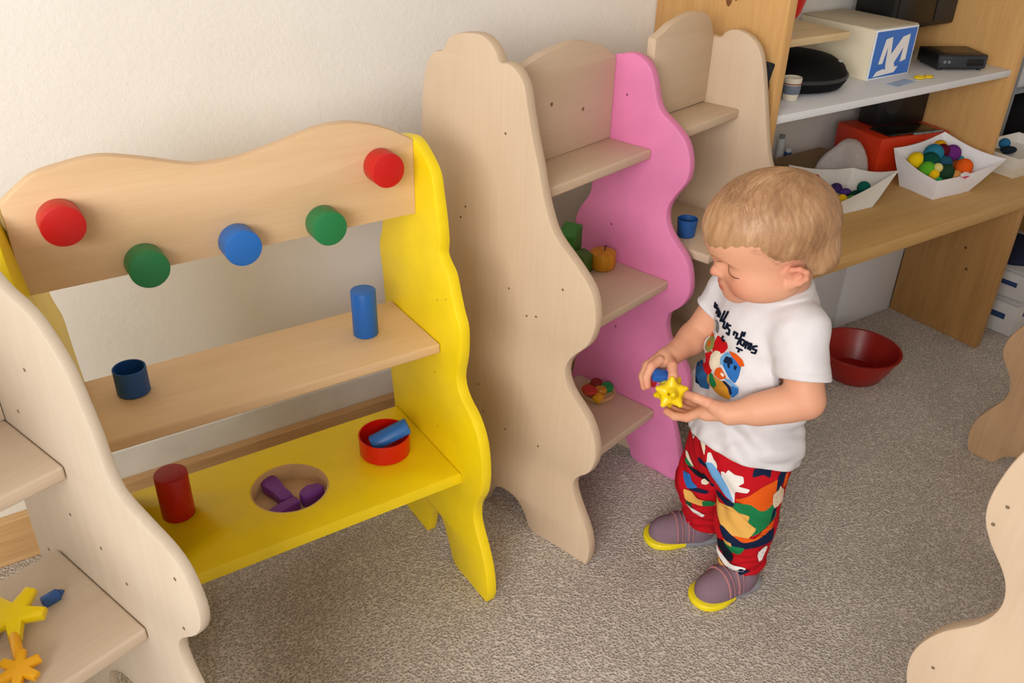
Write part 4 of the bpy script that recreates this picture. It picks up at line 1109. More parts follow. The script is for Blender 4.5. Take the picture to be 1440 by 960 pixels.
    def g(V, c, r): return np.exp(-((V - c) ** 2).sum(1) / (r * r))[:, None]
    def colour(V):
        C = np.tile(skin, (len(V), 1))
        w = np.zeros((len(V), 1))
        for s in (1, -1):
            w = np.maximum(w, 0.65 * g(V, hf(0.085, s * 0.045, -0.032), 0.026))
            w = np.maximum(w, 0.55 * g(V, hd(-0.006, s * 0.082, 0.004), 0.024))
        w = np.maximum(w, 0.6 * g(V, hf(0.118, 0, -0.021), 0.012))
        for fs in L_FINGERS + R_FINGERS + [L_THUMB, R_THUMB]: w = np.maximum(w, 0.6 * g(V, np.array(fs[-1]), 0.012)); w = np.maximum(w, 0.25 * g(V, np.array(fs[1]), 0.011))
        for e in (L_EL, R_EL): w = np.maximum(w, 0.35 * g(V, np.array(e), 0.03))
        C = C * (1 - w) + pinkc * w
        q = (V - HO) @ HAX.T
        lw = ((np.abs(q[:, 1]) < 0.0155) & (q[:, 0] > 0.086) & (np.abs(q[:, 2] + 0.0428) < 0.0095 - 0.0045 * (np.abs(q[:, 1]) / 0.0155) ** 2))[:, None]
        C = np.where(lw, C * 0.3 + lips * 0.7, C)
        return C
    o, V, Q = field_mesh('body', F, attr_mat('skin', 0.5, 0.15), root, 2, colour)
    return o, V, Q

def bvh_of(o):
    me = o.data
    return BVHTree.FromPolygons([v.co.copy() for v in me.vertices], [tuple(p.vertices) for p in me.polygons])

def hair_line(f, l):
    """height above which hair grows, for a head-local front coordinate"""
    xs = [-0.12, -0.075, -0.045, -0.022, 0.000, 0.018, 0.034, 0.052, 0.075, 0.095, 0.115]
    ys = [-0.028, -0.036, -0.026, 0.002, 0.006, 0.004, 0.018, 0.038, 0.040, 0.034, 0.031]
    return np.interp(f, xs, ys)

def build_hair(root, body):
    F = Field((-0.15, -0.11, 0.62), (0.15, 0.165, 0.88), 0.0024)
    F.add(ellipsoid(hd(*CRAN_C), tuple(r + 0.0026 for r in CRAN_R), HAX), 0.0)
    F.add(ellipsoid(hd(0.060, 0, 0.045), (0.0584, 0.0684, 0.0604), HAX), 0.02)
    F.add(ellipsoid(hd(-0.050, 0, 0.0), (0.050, 0.064, 0.050), HAX), 0.02)
    X, Y, Z = F.full()
    x, y, z = X - HO[0], Y - HO[1], Z - HO[2]
    f = HF[0] * x + HF[1] * y + HF[2] * z; l = HL[0] * x + HL[1] * y + HL[2] * z; u = HU[0] * x + HU[1] * y + HU[2] * z
    hl = hair_line(f, l) + 0.005 + 0.0025 * np.sin(l * 130 + f * 70) + 0.0018 * np.sin(f * 310 + l * 90) * np.sin(f * 90)
    ang = np.arctan2(l, f - 0.0)
    F.F = F.F + 0.0004 * np.sin(ang * 46 + 4 * np.sin(u * 60))
    fade = np.clip((u - hl) / 0.034, 0, 1); F.F = F.F + (0.0042 * (1 - fade) ** 2).astype(np.float32)
    inner = np.maximum(-(((f - 0.010) / 0.105) ** 2 + (l / 0.078) ** 2 + ((u - 0.060) / 0.084) ** 2 - 1) * 0.05, 0)
    F.F = np.maximum(F.F, (hl - u) * 0.8).astype(np.float32)
    m, nt, b = base_mat('fair_hair', 0.45, 0.4)
    vec = coords(nt, (60, 60, 14))
    fine = noise(nt, vec, 1.0, 5, 0.65); wide = noise(nt, coords(nt, (16, 16, 9)), 1.0, 3, 0.5)
    mx = nt.nodes.new('ShaderNodeMix'); mx.data_type = 'FLOAT'; mx.inputs[0].default_value = 0.55
    nt.links.new(fine, mx.inputs[2]); nt.links.new(wide, mx.inputs[3])
    nt.links.new(ramp(nt, mx.outputs[0], [(0.36, lin('#8c6243')), (0.52, lin('#b08660')), (0.66, lin('#caa27c'))]), b.inputs['Base Color'])
    bump(nt, b, noise(nt, coords(nt, (300, 300, 60)), 1.0, 3), 0.25, 0.001)
    cap, V, Q = field_mesh('hair', F, m, root, 3)
    cap['label'] = 'short fair hair'
    # fine strands combed away from the crown whorl
    rnd = random.Random(3)
    mats = []
    for nm, c in (('strand_light', '#c8a17c'), ('strand_mid', '#b48a64'), ('strand_dark', '#9a7250')):
        mm, nt, b = base_mat(nm, 0.4, 0.5); b.inputs['Base Color'].default_value = lin(c); mats.append(mm)
    verts = []; faces = []; mi = []
    C = np.array(CRAN_C); R = np.array(CRAN_R) + 0.0027
    whorl = unit((-0.62, 0.10, 0.78))
    made = 0
    while made < 4500:
        p = np.array([rnd.gauss(0, 1) for _ in range(3)]); p = unit(p)
        P = C + p * R
        if P[2] < hair_line(P[0], P[1]) + 0.003 or P[2] < -0.045: continue
        made += 1
        dirv = p - whorl * (p @ whorl)
        if p @ whorl > 0.2: dirv = dirv + 0.5 * np.cross(whorl, p)
        # comb the front hair towards the forehead's left side
        dirv = unit(dirv + np.array([rnd.gauss(0, .12), rnd.gauss(0, .12), rnd.gauss(0, .12) - 0.15]))
        Ls = rnd.uniform(0.024, 0.046); n = 5; w = rnd.uniform(0.00010, 0.00020)
        pts = []
        cur = p.copy()
        for i in range(n):
            t = i / (n - 1)
            lift = 0.0001 + 0.0008 * math.sin(t * 2.2) * rnd.uniform(0.6, 1.0)
            q = C + cur * (R + lift)
            pts.append(q)
            cur = unit(cur + dirv * (Ls / (n - 1)) / 0.095)
        if pts[-1][2] < hair_line(pts[-1][0], 0) - 0.012: continue
        base = len(verts)
        for i, q in enumerate(pts):
            tng = pts[min(i + 1, n - 1)] - pts[max(i - 1, 0)]; tng = unit(tng)
            nr = unit((q - C) / (R * R)); sd = unit(np.cross(tng, nr)); ww = w * (1.0 - 0.75 * i / (n - 1))
            for a in range(3):
                an = 2 * math.pi * a / 3
                verts.append(hd(*(q + ww * (math.cos(an) * sd + math.sin(an) * nr))))
        k = rnd.choice((0, 0, 1, 1, 2))
        for i in range(n - 1):
            for a in range(3):
                b_ = (a + 1) % 3
                faces.append((base + 3 * i + a, base + 3 * i + b_, base + 3 * i + 3 + b_, base + 3 * i + 3 + a)); mi.append(k)
    W = to_loc(np.array(verts))
    me = bpy.data.meshes.new('hair_strands'); me.from_pydata([tuple(v) for v in W], [], faces)
    me.polygons.foreach_set('material_index', mi)
    me.polygons.foreach_set('use_smooth', [True] * len(faces))
    o = link('hair_strands', me, mats, cap); o['kind'] = 'stuff'

def fold_noise(X, Y, Z, sc, amp, seed=0.0):
    n = np.sin(X * 1.0 * sc + 0.6 * np.sin(Z * 0.8 * sc + seed) + seed) * np.sin(Z * 1.15 * sc + 0.9 * np.sin(Y * 0.9 * sc + 2 * seed) + 1.3)
    n = n + 0.6 * np.sin((X + Y) * 1.7 * sc + 1.2 * np.sin(Z * 1.3 * sc) + seed * 3) * np.sin((Z - Y) * 1.4 * sc + seed)
    return amp * n

HEM = lambda X, Y, Z: 0.332 - 0.17 * (X + 0.114) + 0.30 * (Y - 0.05) - Z
def build_shirt(root):
    h = 0.0022
    F = Field((-0.17, -0.15, 0.22), (0.175, 0.19, 0.70), h)
    for p in torso_prims(0.0): F.add(p, 0.022)
    F.add(capsule((0.012, 0.004, 0.575), (0.014, 0.004, 0.655), 0.066, 0.052), 0.02)      # collar rises round the neck
    F.add(capsule((0.030, 0.010, 0.610), L_SH, 0.046, 0.043), 0.02)
    F.add(capsule((-0.01, -0.012, 0.595), R_SH, 0.042, 0.042), 0.02)
    F.add(ellipsoid((0.010, 0.0, 0.30), (0.118, 0.104, 0.07), (LFT, FWD, UP)), 0.02)
    SL = Field((-0.17, -0.15, 0.22), (0.175, 0.19, 0.70), h)
    le = np.array(L_SH) + 1.05 * (np.array(L_EL) - np.array(L_SH)); re = np.array(R_SH) + 0.95 * (np.array(R_EL) - np.array(R_SH))
    SL.add(capsule(L_SH, le, 0.0445, 0.0440), 0.0); SL.add(capsule(R_SH, re, 0.041, 0.041), 0.0)
    X, Y, Z = F.full()
    def smin(a, b, k): hh = np.maximum(k - np.abs(a - b), 0) / k; return np.minimum(a, b) - hh * hh * k * 0.25
    def smax(a, b, k): return -smin(-a, -b, k)
    outer = smin(F.F, SL.F, 0.016)
    amp = np.clip((0.60 - Z) / 0.1, 0.35, 1.0) * np.ones_like(outer)
    folds = fold_noise(X, Y, Z, 58.0, 0.0024, 1.7) + fold_noise(X, Y, Z, 26.0, 0.0040, 0.4)
    # long diagonal drapes from the raised arm to the hem
    folds = folds + 0.0034 * np.sin((Z * 0.8 + X * 0.55 - Y * 0.3) * 120 + 1.5 * np.sin(X * 40))* np.clip((0.50 - Z) / 0.08, 0, 1)
    nd = np.sqrt(((X - 0.010) / 0.080) ** 2 + ((Y - 0.016) / 0.076) ** 2 + ((Z - 0.703) / 0.083) ** 2)
    rib = np.clip(1 - np.abs((nd - 1) * 0.076 - 0.007) / 0.0085, 0, 1)
    outer = outer + folds * amp * (1 - np.clip(rib * 2, 0, 1)) - 0.0016 * np.clip(rib * 3, 0, 1)
    def cut_plane(p, n):
        n = unit(n); return (X - p[0]) * n[0] + (Y - p[1]) * n[1] + (Z - p[2]) * n[2]
    ld = np.array(L_EL) - np.array(L_SH); pL = np.array(L_SH) + 0.70 * ld
    rd = np.array(R_EL) - np.array(R_SH); pR = np.array(R_SH) + 0.46 * rd
    nearL = np.sqrt((X - L_EL[0]) ** 2 + (Y - L_EL[1]) ** 2 + (Z - L_EL[2]) ** 2) - 0.075
    nearR = np.sqrt((X - R_EL[0]) ** 2 + (Y - R_EL[1]) ** 2 + (Z - R_EL[2]) ** 2) - 0.075
    # a sleeve ends only where the sleeve (not the torso) makes the surface
    only_sl = SL.F - F.F
    # turned-up hems stand a little proud of the jersey
    def band(q, w): return np.clip(3 * (1 - np.abs(q + w * 0.5) / (w * 0.5)), 0, 1)
    hemL = band(cut_plane(pL, ld + np.array([-0.02, 0, 0])), 0.013) * ((only_sl < 0.004) & (nearL < 0))
    hemR = band(cut_plane(pR, rd), 0.012) * ((only_sl < 0.004) & (nearR < 0))
    outer = outer - 0.0013 * np.maximum(np.maximum(hemL, hemR), 0.8 * band(HEM(X, Y, Z), 0.013))
    shell = smax(outer, -(outer + 0.0062), 0.0006)
    # openings: hem, sleeves, neck
    shell = smax(shell, HEM(X, Y, Z), 0.0012)
    shell = np.where((only_sl < 0.004) & (nearL < 0), smax(shell, cut_plane(pL, ld + np.array([-0.02, 0, 0])).astype(np.float32), 0.0012), shell)
    shell = np.where((only_sl < 0.004) & (nearR < 0), smax(shell, cut_plane(pR, rd).astype(np.float32), 0.0012), shell)
    nd = np.sqrt(((X - 0.010) / 0.080) ** 2 + ((Y - 0.016) / 0.076) ** 2 + ((Z - 0.703) / 0.083) ** 2)
    neck = (1 - nd) * 0.082
    shell = smax(shell, neck, 0.0012)
    F.F = shell.astype(np.float32)
    o, V, Q = field_mesh('shirt', F, cloth('white_jersey', '#dedadd', 0.9, 0.25, 1100), root, 2)
    o['label'] = 'white short-sleeved T-shirt with a colourful front print'
    return o

def build_trousers(root):
    h = 0.0024
    F = Field((-0.15, -0.14, 0.01), (0.16, 0.17, 0.36), h)
    F.add(ellipsoid((0.010, 0.006, 0.29), (0.108, 0.092, 0.085), (LFT, FWD, UP)), 0.0)
    F.add(capsule((-0.030, -0.034, 0.26), (-0.050, -0.028, 0.165), 0.062, 0.055), 0.02)
    F.add(capsule((-0.050, -0.028, 0.165), (-0.030, -0.036, 0.050), 0.055, 0.042), 0.012)
    F.add(capsule((0.038, 0.050, 0.26), (0.043, 0.066, 0.155), 0.064, 0.055), 0.012)
    F.add(capsule((0.043, 0.066, 0.155), (0.052, 0.062, 0.045), 0.055, 0.041), 0.010)
    X, Y, Z = F.full()
    low = np.clip((0.16 - Z) / 0.1, 0, 1)
    F.F = F.F + (fold_noise(X, Y, Z, 48.0, 0.0012, 2.2) + low * 0.0022 * np.sin(Z * 300 + 2 * np.sin(X * 60) + Y * 60) + 0.0016 * np.sin((Z * 1.2 + X + Y) * 95)).astype(np.float32)
    F.F = np.maximum(F.F, -(F.F + 0.004))
    cut = (0.054 + 0.12 * (-(X - 0.01) * 0.2) - Z) * np.ones_like(F.F)
    F.F = np.maximum(F.F, cut).astype(np.float32)
    F.F = np.maximum(F.F, (Z - 0.345)).astype(np.float32)
    m, nt, b = base_mat('patterned_cotton', 0.85, 0.15)
    vec = coords(nt, (1, 1, 1))
    v = nt.nodes.new('ShaderNodeTexVoronoi'); v.inputs['Scale'].default_value = 20.0
    nt.links.new(vec, v.inputs['Vector'])
    nt.links.new(ramp(nt, noise(nt, vec, 25, 3), [(0.3, lin('#b0101c')), (0.7, lin('#c4121f'))]), b.inputs['Base Color'])
    bump(nt, b, noise(nt, vec, 1000, 2), 0.25, 0.0006)
    o, V, Q = field_mesh('trousers', F, m, root, 2)
    o['label'] = 'red trousers with a bright jungle pattern'
    return o

VIEW = unit((0.02, -0.92, -0.36))
def decal_bm(polys, bvh, off, vdir, start, step=0.0035):
    """cut patches that lie on a garment: polygons in (s, z), dropped along vdir onto the cloth"""
    bm = bmesh.new()
    for poly in polys:
        gx = sum(p[0] for p in poly) / len(poly); gz = sum(p[1] for p in poly) / len(poly)
        poly = [(gx + (p[0] - gx) * 1.15, gz + (p[1] - gz) * 1.15) for p in poly] if len(poly) > 4 else poly
        p2 = []
        for i in range(len(poly)):
            p0, p1, p3 = poly[i - 1], poly[i], poly[(i + 1) % len(poly)]
            p2 += [tuple(p1[j] + 0.2 * (p0[j] - p1[j]) for j in (0, 1)), tuple(p1[j] * 0.9 + 0.05 * (p0[j] + p3[j]) for j in (0, 1)), tuple(p1[j] + 0.2 * (p3[j] - p1[j]) for j in (0, 1))]
        b2 = bmesh.new()
        f = b2.faces.new([b2.verts.new((a, b, 0)) for a, b in p2])
        bmesh.ops.triangulate(b2, faces=[f])
        for _ in range(5):
            es = [e for e in b2.edges if e.calc_length() > step]
            if not es: break
            bmesh.ops.subdivide_edges(b2, edges=es, cuts=1, use_grid_fill=False)
            bmesh.ops.triangulate(b2, faces=[f for f in b2.faces if len(f.verts) > 3])
        vm = {}
        D = Vector(to_loc(vdir)); D.normalize()
        for v in b2.verts:
            O = Vector(to_loc((v.co.x, start[0], v.co.y))) - D * start[1]
            hit, nrm, idx, dist = bvh.ray_cast(O, D, 1.0)
            if hit is None: continue
            if nrm.dot(D) > 0: nrm = -nrm
            vm[v] = bm.verts.new(hit + nrm * off - D * off * 0.6)
        for f in b2.faces:
            if all(v in vm for v in f.verts):
                q = [vm[v] for v in f.verts]
                if max((q[i].co - q[i - 1].co).length for i in range(3)) < 0.018: bm.faces.new(q)
        b2.free()
    seen = set(); best = []
    for v in bm.verts:
        if v in seen: continue
        st = [v]; comp = []; seen.add(v)
        while st:
            q = st.pop(); comp.append(q)
            for e in q.link_edges:
                w = e.other_vert(q)
                if w not in seen: seen.add(w); st.append(w)
        if len(comp) > len(best): best = comp
    keep = set(best)
    bmesh.ops.delete(bm, geom=[v for v in bm.verts if v not in keep], context='VERTS')
    return bm

def stroke_poly(pts, w):
    out = []
    P = [Vector(p) for p in pts]
    L, R_ = [], []
    for i, p in enumerate(P):
        t = (P[min(i + 1, len(P) - 1)] - P[max(i - 1, 0)]).normalized(); n = Vector((-t.y, t.x))
        e = t * (w * 0.5 if i == len(P) - 1 else (-w * 0.5 if i == 0 else 0))
        L.append(p + n * w + e); R_.append(p - n * w + e)
    return [L[i] for i in range(len(L))], R_

PC = {'red': '#c8141c', 'cream': '#e8dcc4', 'blue': '#2f6fb8', 'lightblue': '#6fa6d8', 'navy': '#16233f', 'orange': '#dd5a18', 'grey': '#77777c', 'olive': '#8a8a4a', 'denim': '#2f5f96', 'ochre': '#c48a2a', 'green': '#1f7a48',
      'white': '#e9e2de', 'paleblue': '#9fb4d6', 'black': '#141a24', 'tan': '#e3ad58', 'rust': '#8a4018', 'tanwhite': '#ddc6ae', 'darkgreen': '#1c4a34'}
SHIRT_PATCHES = [('red', [(-0.0662, 0.554), (-0.0576, 0.5525), (-0.0485, 0.5479), (-0.0461, 0.5396), (-0.0507, 0.5298), (-0.0575, 0.5251), (-0.068, 0.5195), (-0.0716, 0.532), (-0.069, 0.5436)]), ('red', [(-0.0729, 0.5206), (-0.0681, 0.506), (-0.0663, 0.4928), (-0.0692, 0.4739), (-0.0797, 0.4784), (-0.0876, 0.487), (-0.0907, 0.5011), (-0.084, 0.5115)]), ('cream', [(-0.065, 0.525), (-0.0575, 0.5255), (-0.0542, 0.518), (-0.054, 0.5001), (-0.0586, 0.4918), (-0.0663, 0.4928), (-0.0712, 0.5008), (-0.0713, 0.5154)]), ('blue', [(-0.0501, 0.5122), (-0.0407, 0.5253), (-0.0274, 0.5238), (-0.0177, 0.5148), (-0.0184, 0.4944), (-0.0223, 0.4827), (-0.0337, 0.4899), (-0.043, 0.5025)]), ('lightblue', [(-0.0532, 0.5182), (-0.046, 0.5297), (-0.0362, 0.5329), (-0.0333, 0.5258), (-0.0431, 0.5226), (-0.0476, 0.5082), (-0.0514, 0.5085)]), ('navy', [(-0.0473, 0.5128), (-0.0441, 0.5235), (-0.0348, 0.5233), (-0.031, 0.5141), (-0.0388, 0.5119)]), ('navy', [(-0.0403, 0.5121), (-0.0347, 0.5122), (-0.0347, 0.5032), (-0.0387, 0.5052)]), ('navy', [(-0.028, 0.5125), (-0.0222, 0.5115), (-0.0239, 0.5027), (-0.0279, 0.5054)]), ('orange', [(-0.0392, 0.5345), (-0.0289, 0.534), (-0.0166, 0.5261), (-0.0119, 0.5171), (-0.0185, 0.5141), (-0.0251, 0.5209), (-0.0334, 0.5269)]), ('orange', [(-0.0846, 0.559), (-0.0771, 0.5594), (-0.0747, 0.5523), (-0.0799, 0.5453), (-0.0854, 0.5479)]), ('grey', [(-0.0766, 0.5832), (-0.0701, 0.5828), (-0.0664, 0.5724), (-0.0672, 0.5614), (-0.0719, 0.5648), (-0.0715, 0.5757)]), ('cream', [(-0.0816, 0.5715), (-0.0746, 0.5751), (-0.0722, 0.5669), (-0.0782, 0.5603)]), ('olive', [(-0.0783, 0.5471), (-0.0721, 0.5495), (-0.071, 0.5321), (-0.0775, 0.5197), (-0.0867, 0.5244), (-0.0852, 0.538)]), ('orange', [(-0.0828, 0.5385), (-0.0772, 0.5386), (-0.0786, 0.5283), (-0.0826, 0.5297)]), ('denim', [(-0.0988, 0.4993), (-0.0916, 0.4986), (-0.0862, 0.4838), (-0.0699, 0.4737), (-0.0659, 0.4538), (-0.0821, 0.4512), (-0.0913, 0.4596), (-0.099, 0.481)]), ('navy', [(-0.0949, 0.4681), (-0.089, 0.4601), (-0.0821, 0.4512), (-0.0923, 0.4519)]), ('ochre', [(-0.0676, 0.4765), (-0.0608, 0.4804), (-0.0467, 0.4744), (-0.0282, 0.4717), (-0.0256, 0.4631), (-0.0277, 0.448), (-0.0414, 0.4502), (-0.0618, 0.4594), (-0.0683, 0.4672)]), ('green', [(-0.0673, 0.4789), (-0.063, 0.4826), (-0.0522, 0.4662), (-0.0555, 0.4581), (-0.0647, 0.4634)]), ('orange', [(-0.0571, 0.4949), (-0.0498, 0.4999), (-0.0378, 0.4855), (-0.0473, 0.4788), (-0.0585, 0.4843)]), ('cream', [(-0.0488, 0.4899), (-0.0455, 0.4929), (-0.0401, 0.4884), (-0.0438, 0.4842)]), ('lightblue', [(-0.0392, 0.4818), (-0.0289, 0.4825), (-0.0144, 0.4737), (-0.0155, 0.4689), (-0.0278, 0.4752)]), ('blue', [(-0.0247, 0.4737), (-0.0138, 0.47), (-0.0134, 0.4613), (-0.0205, 0.4516), (-0.0263, 0.4583)]), ('navy', [(-0.042, 0.4754), (-0.0365, 0.4767), (-0.0273, 0.4719), (-0.0235, 0.459), (-0.0269, 0.4559), (-0.0316, 0.4686)])]
SHIRT_STROKES = [[(-0.083, 0.6142), (-0.083, 0.6058), (-0.0802, 0.6046), (-0.0786, 0.6112)], [(-0.0786, 0.6112), (-0.079, 0.6036)], [(-0.0752, 0.6064), (-0.0773, 0.5954)], [(-0.0762, 0.602), (-0.073, 0.6039), (-0.0732, 0.5962)], [(-0.0703, 0.6019), (-0.0732, 0.592)], [(-0.0712, 0.5975), (-0.0685, 0.5993), (-0.0696, 0.5914)], [(-0.061, 0.6058), (-0.0662, 0.5853)], [(-0.0548, 0.607), (-0.0613, 0.5856)], [(-0.0662, 0.5853), (-0.0612, 0.5893)], [(-0.0575, 0.5875), (-0.0586, 0.5757), (-0.0541, 0.5753), (-0.052, 0.5864)], [(-0.0459, 0.5834), (-0.0499, 0.5834), (-0.0509, 0.5777), (-0.0465, 0.5751), (-0.0465, 0.5657), (-0.0509, 0.568)], [(-0.0376, 0.5744), (-0.0319, 0.5725), (-0.0336, 0.5636), (-0.0275, 0.564)], [(-0.0237, 0.575), (-0.0289, 0.5524)], [(-0.0376, 0.5744), (-0.038, 0.5683)], [(-0.0239, 0.5643), (-0.024, 0.5552), (-0.0188, 0.5526), (-0.0173, 0.562), (-0.0227, 0.5641)], [(-0.0199, 0.5779), (-0.021, 0.5705)], [(-0.0241, 0.5777), (-0.0252, 0.5709)], [(-0.0135, 0.5621), (-0.015, 0.5492)], [(-0.0137, 0.5577), (-0.0096, 0.5603), (-0.0102, 0.5489)], [(-0.0092, 0.5578), (-0.0059, 0.5602), (-0.0063, 0.5476)], [(0.0037, 0.5579), (-0.0019, 0.5559), (-0.002, 0.5507), (0.0039, 0.5502), (0.0027, 0.5438), (-0.0036, 0.5442)], [(-0.0292, 0.5462), (-0.019, 0.544)], [(-0.0237, 0.5452), (-0.0252, 0.5392)], [(-0.0558, 0.5594), (-0.0577, 0.5536), (-0.0554, 0.5504), (-0.052, 0.5526)]]
TROUSER_PATCHES = [('white', [(-0.0141, 0.2791), (-0.0089, 0.2806), (-0.0063, 0.2779), (-0.0032, 0.2863), (0.0085, 0.2798), (0.0213, 0.2805), (0.0242, 0.2688), (0.0157, 0.2608), (0.0353, 0.2593), (0.0322, 0.2514), (0.013, 0.2497), (0.0155, 0.2253), (0.0099, 0.2266), (-0.0029, 0.2542), (-0.0097, 0.2636)]), ('white', [(-0.0461, 0.3064), (-0.041, 0.3091), (-0.0342, 0.2986), (-0.0307, 0.2968), (-0.027, 0.2909), (-0.026, 0.2787), (-0.0357, 0.2858), (-0.0442, 0.2843)]), ('lightblue', [(-0.0453, 0.284), (-0.0338, 0.2877), (-0.0189, 0.275), (-0.0025, 0.2515), (0.0119, 0.2248), (-0.0018, 0.2312), (-0.0194, 0.2468), (-0.0344, 0.268)]), ('navy', [(-0.0657, 0.2888), (-0.0453, 0.2845), (-0.0424, 0.2736), (-0.0619, 0.2767)]), ('navy', [(-0.0524, 0.3454), (-0.0366, 0.3401), (-0.0177, 0.3275), (-0.0339, 0.32), (-0.0467, 0.3348)]), ('paleblue', [(-0.0184, 0.3246), (-0.0088, 0.3244), (0.0041, 0.317), (-0.0117, 0.3155)]), ('black', [(-0.0837, 0.2459), (-0.0564, 0.2421), (-0.0286, 0.2498), (-0.0257, 0.2364), (-0.0388, 0.227), (-0.0616, 0.2306)]), ('navy', [(0.0401, 0.3036), (0.0661, 0.312), (0.0676, 0.2905), (0.0552, 0.2954), (0.0406, 0.2872)]), ('orange', [(0.0204, 0.229), (0.042, 0.2438), (0.0599, 0.2663), (0.0824, 0.2837), (0.0862, 0.2514), (0.0803, 0.2327), (0.0683, 0.2143), (0.055, 0.2162), (0.046, 0.2256)]), ('green', [(0.0137, 0.2156), (0.0449, 0.2253), (0.0642, 0.2131), (0.0826, 0.232), (0.0883, 0.2006), (0.0709, 0.1714), (0.055, 0.1606), (0.039, 0.1785), (0.0446, 0.1992), (0.0266, 0.2026)]), ('navy', [(-0.0199, 0.2266), (0.006, 0.2226), (0.0168, 0.2165), (0.0081, 0.2082), (-0.0128, 0.2157)]), ('tan', [(-0.0152, 0.2165), (-0.0065, 0.2021), (0.0127, 0.2072), (0.027, 0.1998), (0.0447, 0.1986), (0.0426, 0.184), (0.0584, 0.1741), (0.051, 0.1584), (0.025, 0.1534), (0.0035, 0.1633), (-0.0083, 0.1834)]), ('rust', [(0.0131, 0.1971), (0.0207, 0.1979), (0.0204, 0.192), (0.0151, 0.191)]), ('navy', [(0.0826, 0.2947), (0.0995, 0.317), (0.0965, 0.2986), (0.0902, 0.2748), (0.085, 0.2622)]), ('orange', [(0.0936, 0.2977), (0.0981, 0.3017), (0.0987, 0.2744), (0.094, 0.2648)]), ('tanwhite', [(0.0813, 0.2528), (0.088, 0.2631), (0.0886, 0.2716), (0.0959, 0.2598), (0.0976, 0.2378), (0.0881, 0.225), (0.0834, 0.2336)]), ('navy', [(0.0847, 0.2197), (0.0909, 0.2273), (0.0899, 0.2011), (0.0856, 0.1882)]), ('white', [(-0.0982, 0.3659), (-0.0905, 0.3652), (-0.0792, 0.344), (-0.0797, 0.3217), (-0.0891, 0.3274), (-0.0981, 0.3472)]), ('green', [(-0.0882, 0.3376), (-0.0772, 0.3404), (-0.0772, 0.3283), (-0.0818, 0.3211)]), ('cream', [(-0.0745, 0.3585), (-0.0659, 0.35), (-0.0545, 0.3206), (-0.053, 0.3046), (-0.0653, 0.3286)]), ('green', [(-0.0907, 0.2582), (-0.0856, 0.2624), (-0.0719, 0.2506), (-0.0793, 0.2471), (-0.0887, 0.2502)]), ('cream', [(-0.0927, 0.2745), (-0.088, 0.273), (-0.0732, 0.2516), (-0.0777, 0.2518), (-0.0903, 0.2639)]), ('blue', [(-0.0899, 0.2269), (-0.077, 0.2277), (-0.072, 0.2146), (-0.0597, 0.2065), (-0.0777, 0.1969), (-0.087, 0.2133)]), ('navy', [(-0.0775, 0.1949), (-0.0582, 0.204), (-0.0343, 0.2016), (-0.0411, 0.1938)]), ('tan', [(-0.0813, 0.1885), (-0.0656, 0.1901), (-0.0549, 0.1779), (-0.023, 0.1761), (-0.0196, 0.1706), (-0.0461, 0.1618), (-0.0741, 0.1668)]), ('green', [(-0.0442, 0.1742), (-0.0346, 0.178), (-0.0225, 0.1757), (-0.024, 0.1669), (-0.0418, 0.1609)]), ('cream', [(-0.0528, 0.223), (-0.0472, 0.2318), (-0.0384, 0.2242), (-0.0431, 0.2171), (-0.0508, 0.2163)]), ('navy', [(-0.0363, 0.2248), (-0.0286, 0.2256), (-0.0262, 0.2162), (-0.0341, 0.2168)]), ('darkgreen', [(-0.0774, 0.1659), (-0.0642, 0.1608), (-0.0642, 0.1518), (-0.0749, 0.1546)]), ('white', [(-0.0746, 0.1517), (-0.0602, 0.147), (-0.0385, 0.1384), (-0.0421, 0.1312), (-0.0591, 0.1382)]), ('tan', [(-0.0107, 0.2003), (0.005, 0.1991), (0.027, 0.1998), (0.0523, 0.1781), (0.0574, 0.1767), (0.0496, 0.1529), (0.0287, 0.1435), (0.0035, 0.1633)]), ('orange', [(0.0246, 0.1488), (0.0496, 0.1529), (0.0649, 0.1538), (0.0803, 0.1807), (0.0872, 0.1916), (0.0863, 0.1708), (0.0616, 0.1468), (0.0449, 0.1401)]), ('navy', [(0.0039, 0.1604), (0.0107, 0.1595), (0.0259, 0.1477), (0.045, 0.1395), (0.0654, 0.1509), (0.0874, 0.1747), (0.0884, 0.1477), (0.0472, 0.125), (0.0291, 0.126), (0.0115, 0.1387)]), ('green', [(0.0135, 0.1242), (0.0271, 0.1239), (0.0483, 0.1254), (0.0408, 0.1077), (0.0274, 0.1065), (0.0171, 0.1155)]), ('tan', [(0.009, 0.1325), (0.025, 0.1308), (0.0274, 0.1224), (0.0159, 0.1234)]), ('black', [(0.0001, 0.1199), (0.0116, 0.122), (0.0278, 0.1042), (0.0317, 0.0961), (0.0309, 0.0828), (0.0165, 0.0875), (0.0032, 0.1009)]), ('white', [(-0.0001, 0.1045), (0.0077, 0.0853), (0.0322, 0.0739), (0.0564, 0.0724), (0.048, 0.0602), (0.0248, 0.062), (0.0061, 0.0801)]), ('navy', [(0.0375, 0.0535), (0.0511, 0.0697), (0.0704, 0.0651), (0.0541, 0.0496)]), ('white', [(0.0856, 0.1378), (0.0891, 0.1298), (0.0822, 0.0872), (0.0733, 0.1126)]), ('tan', [(0.0008, 0.0737), (0.0098, 0.0703), (0.022, 0.057), (0.0157, 0.0526), (0.0022, 0.0583)]), ('orange', [(0.0192, 0.0608), (0.0392, 0.0452), (0.0324, 0.0413)])]

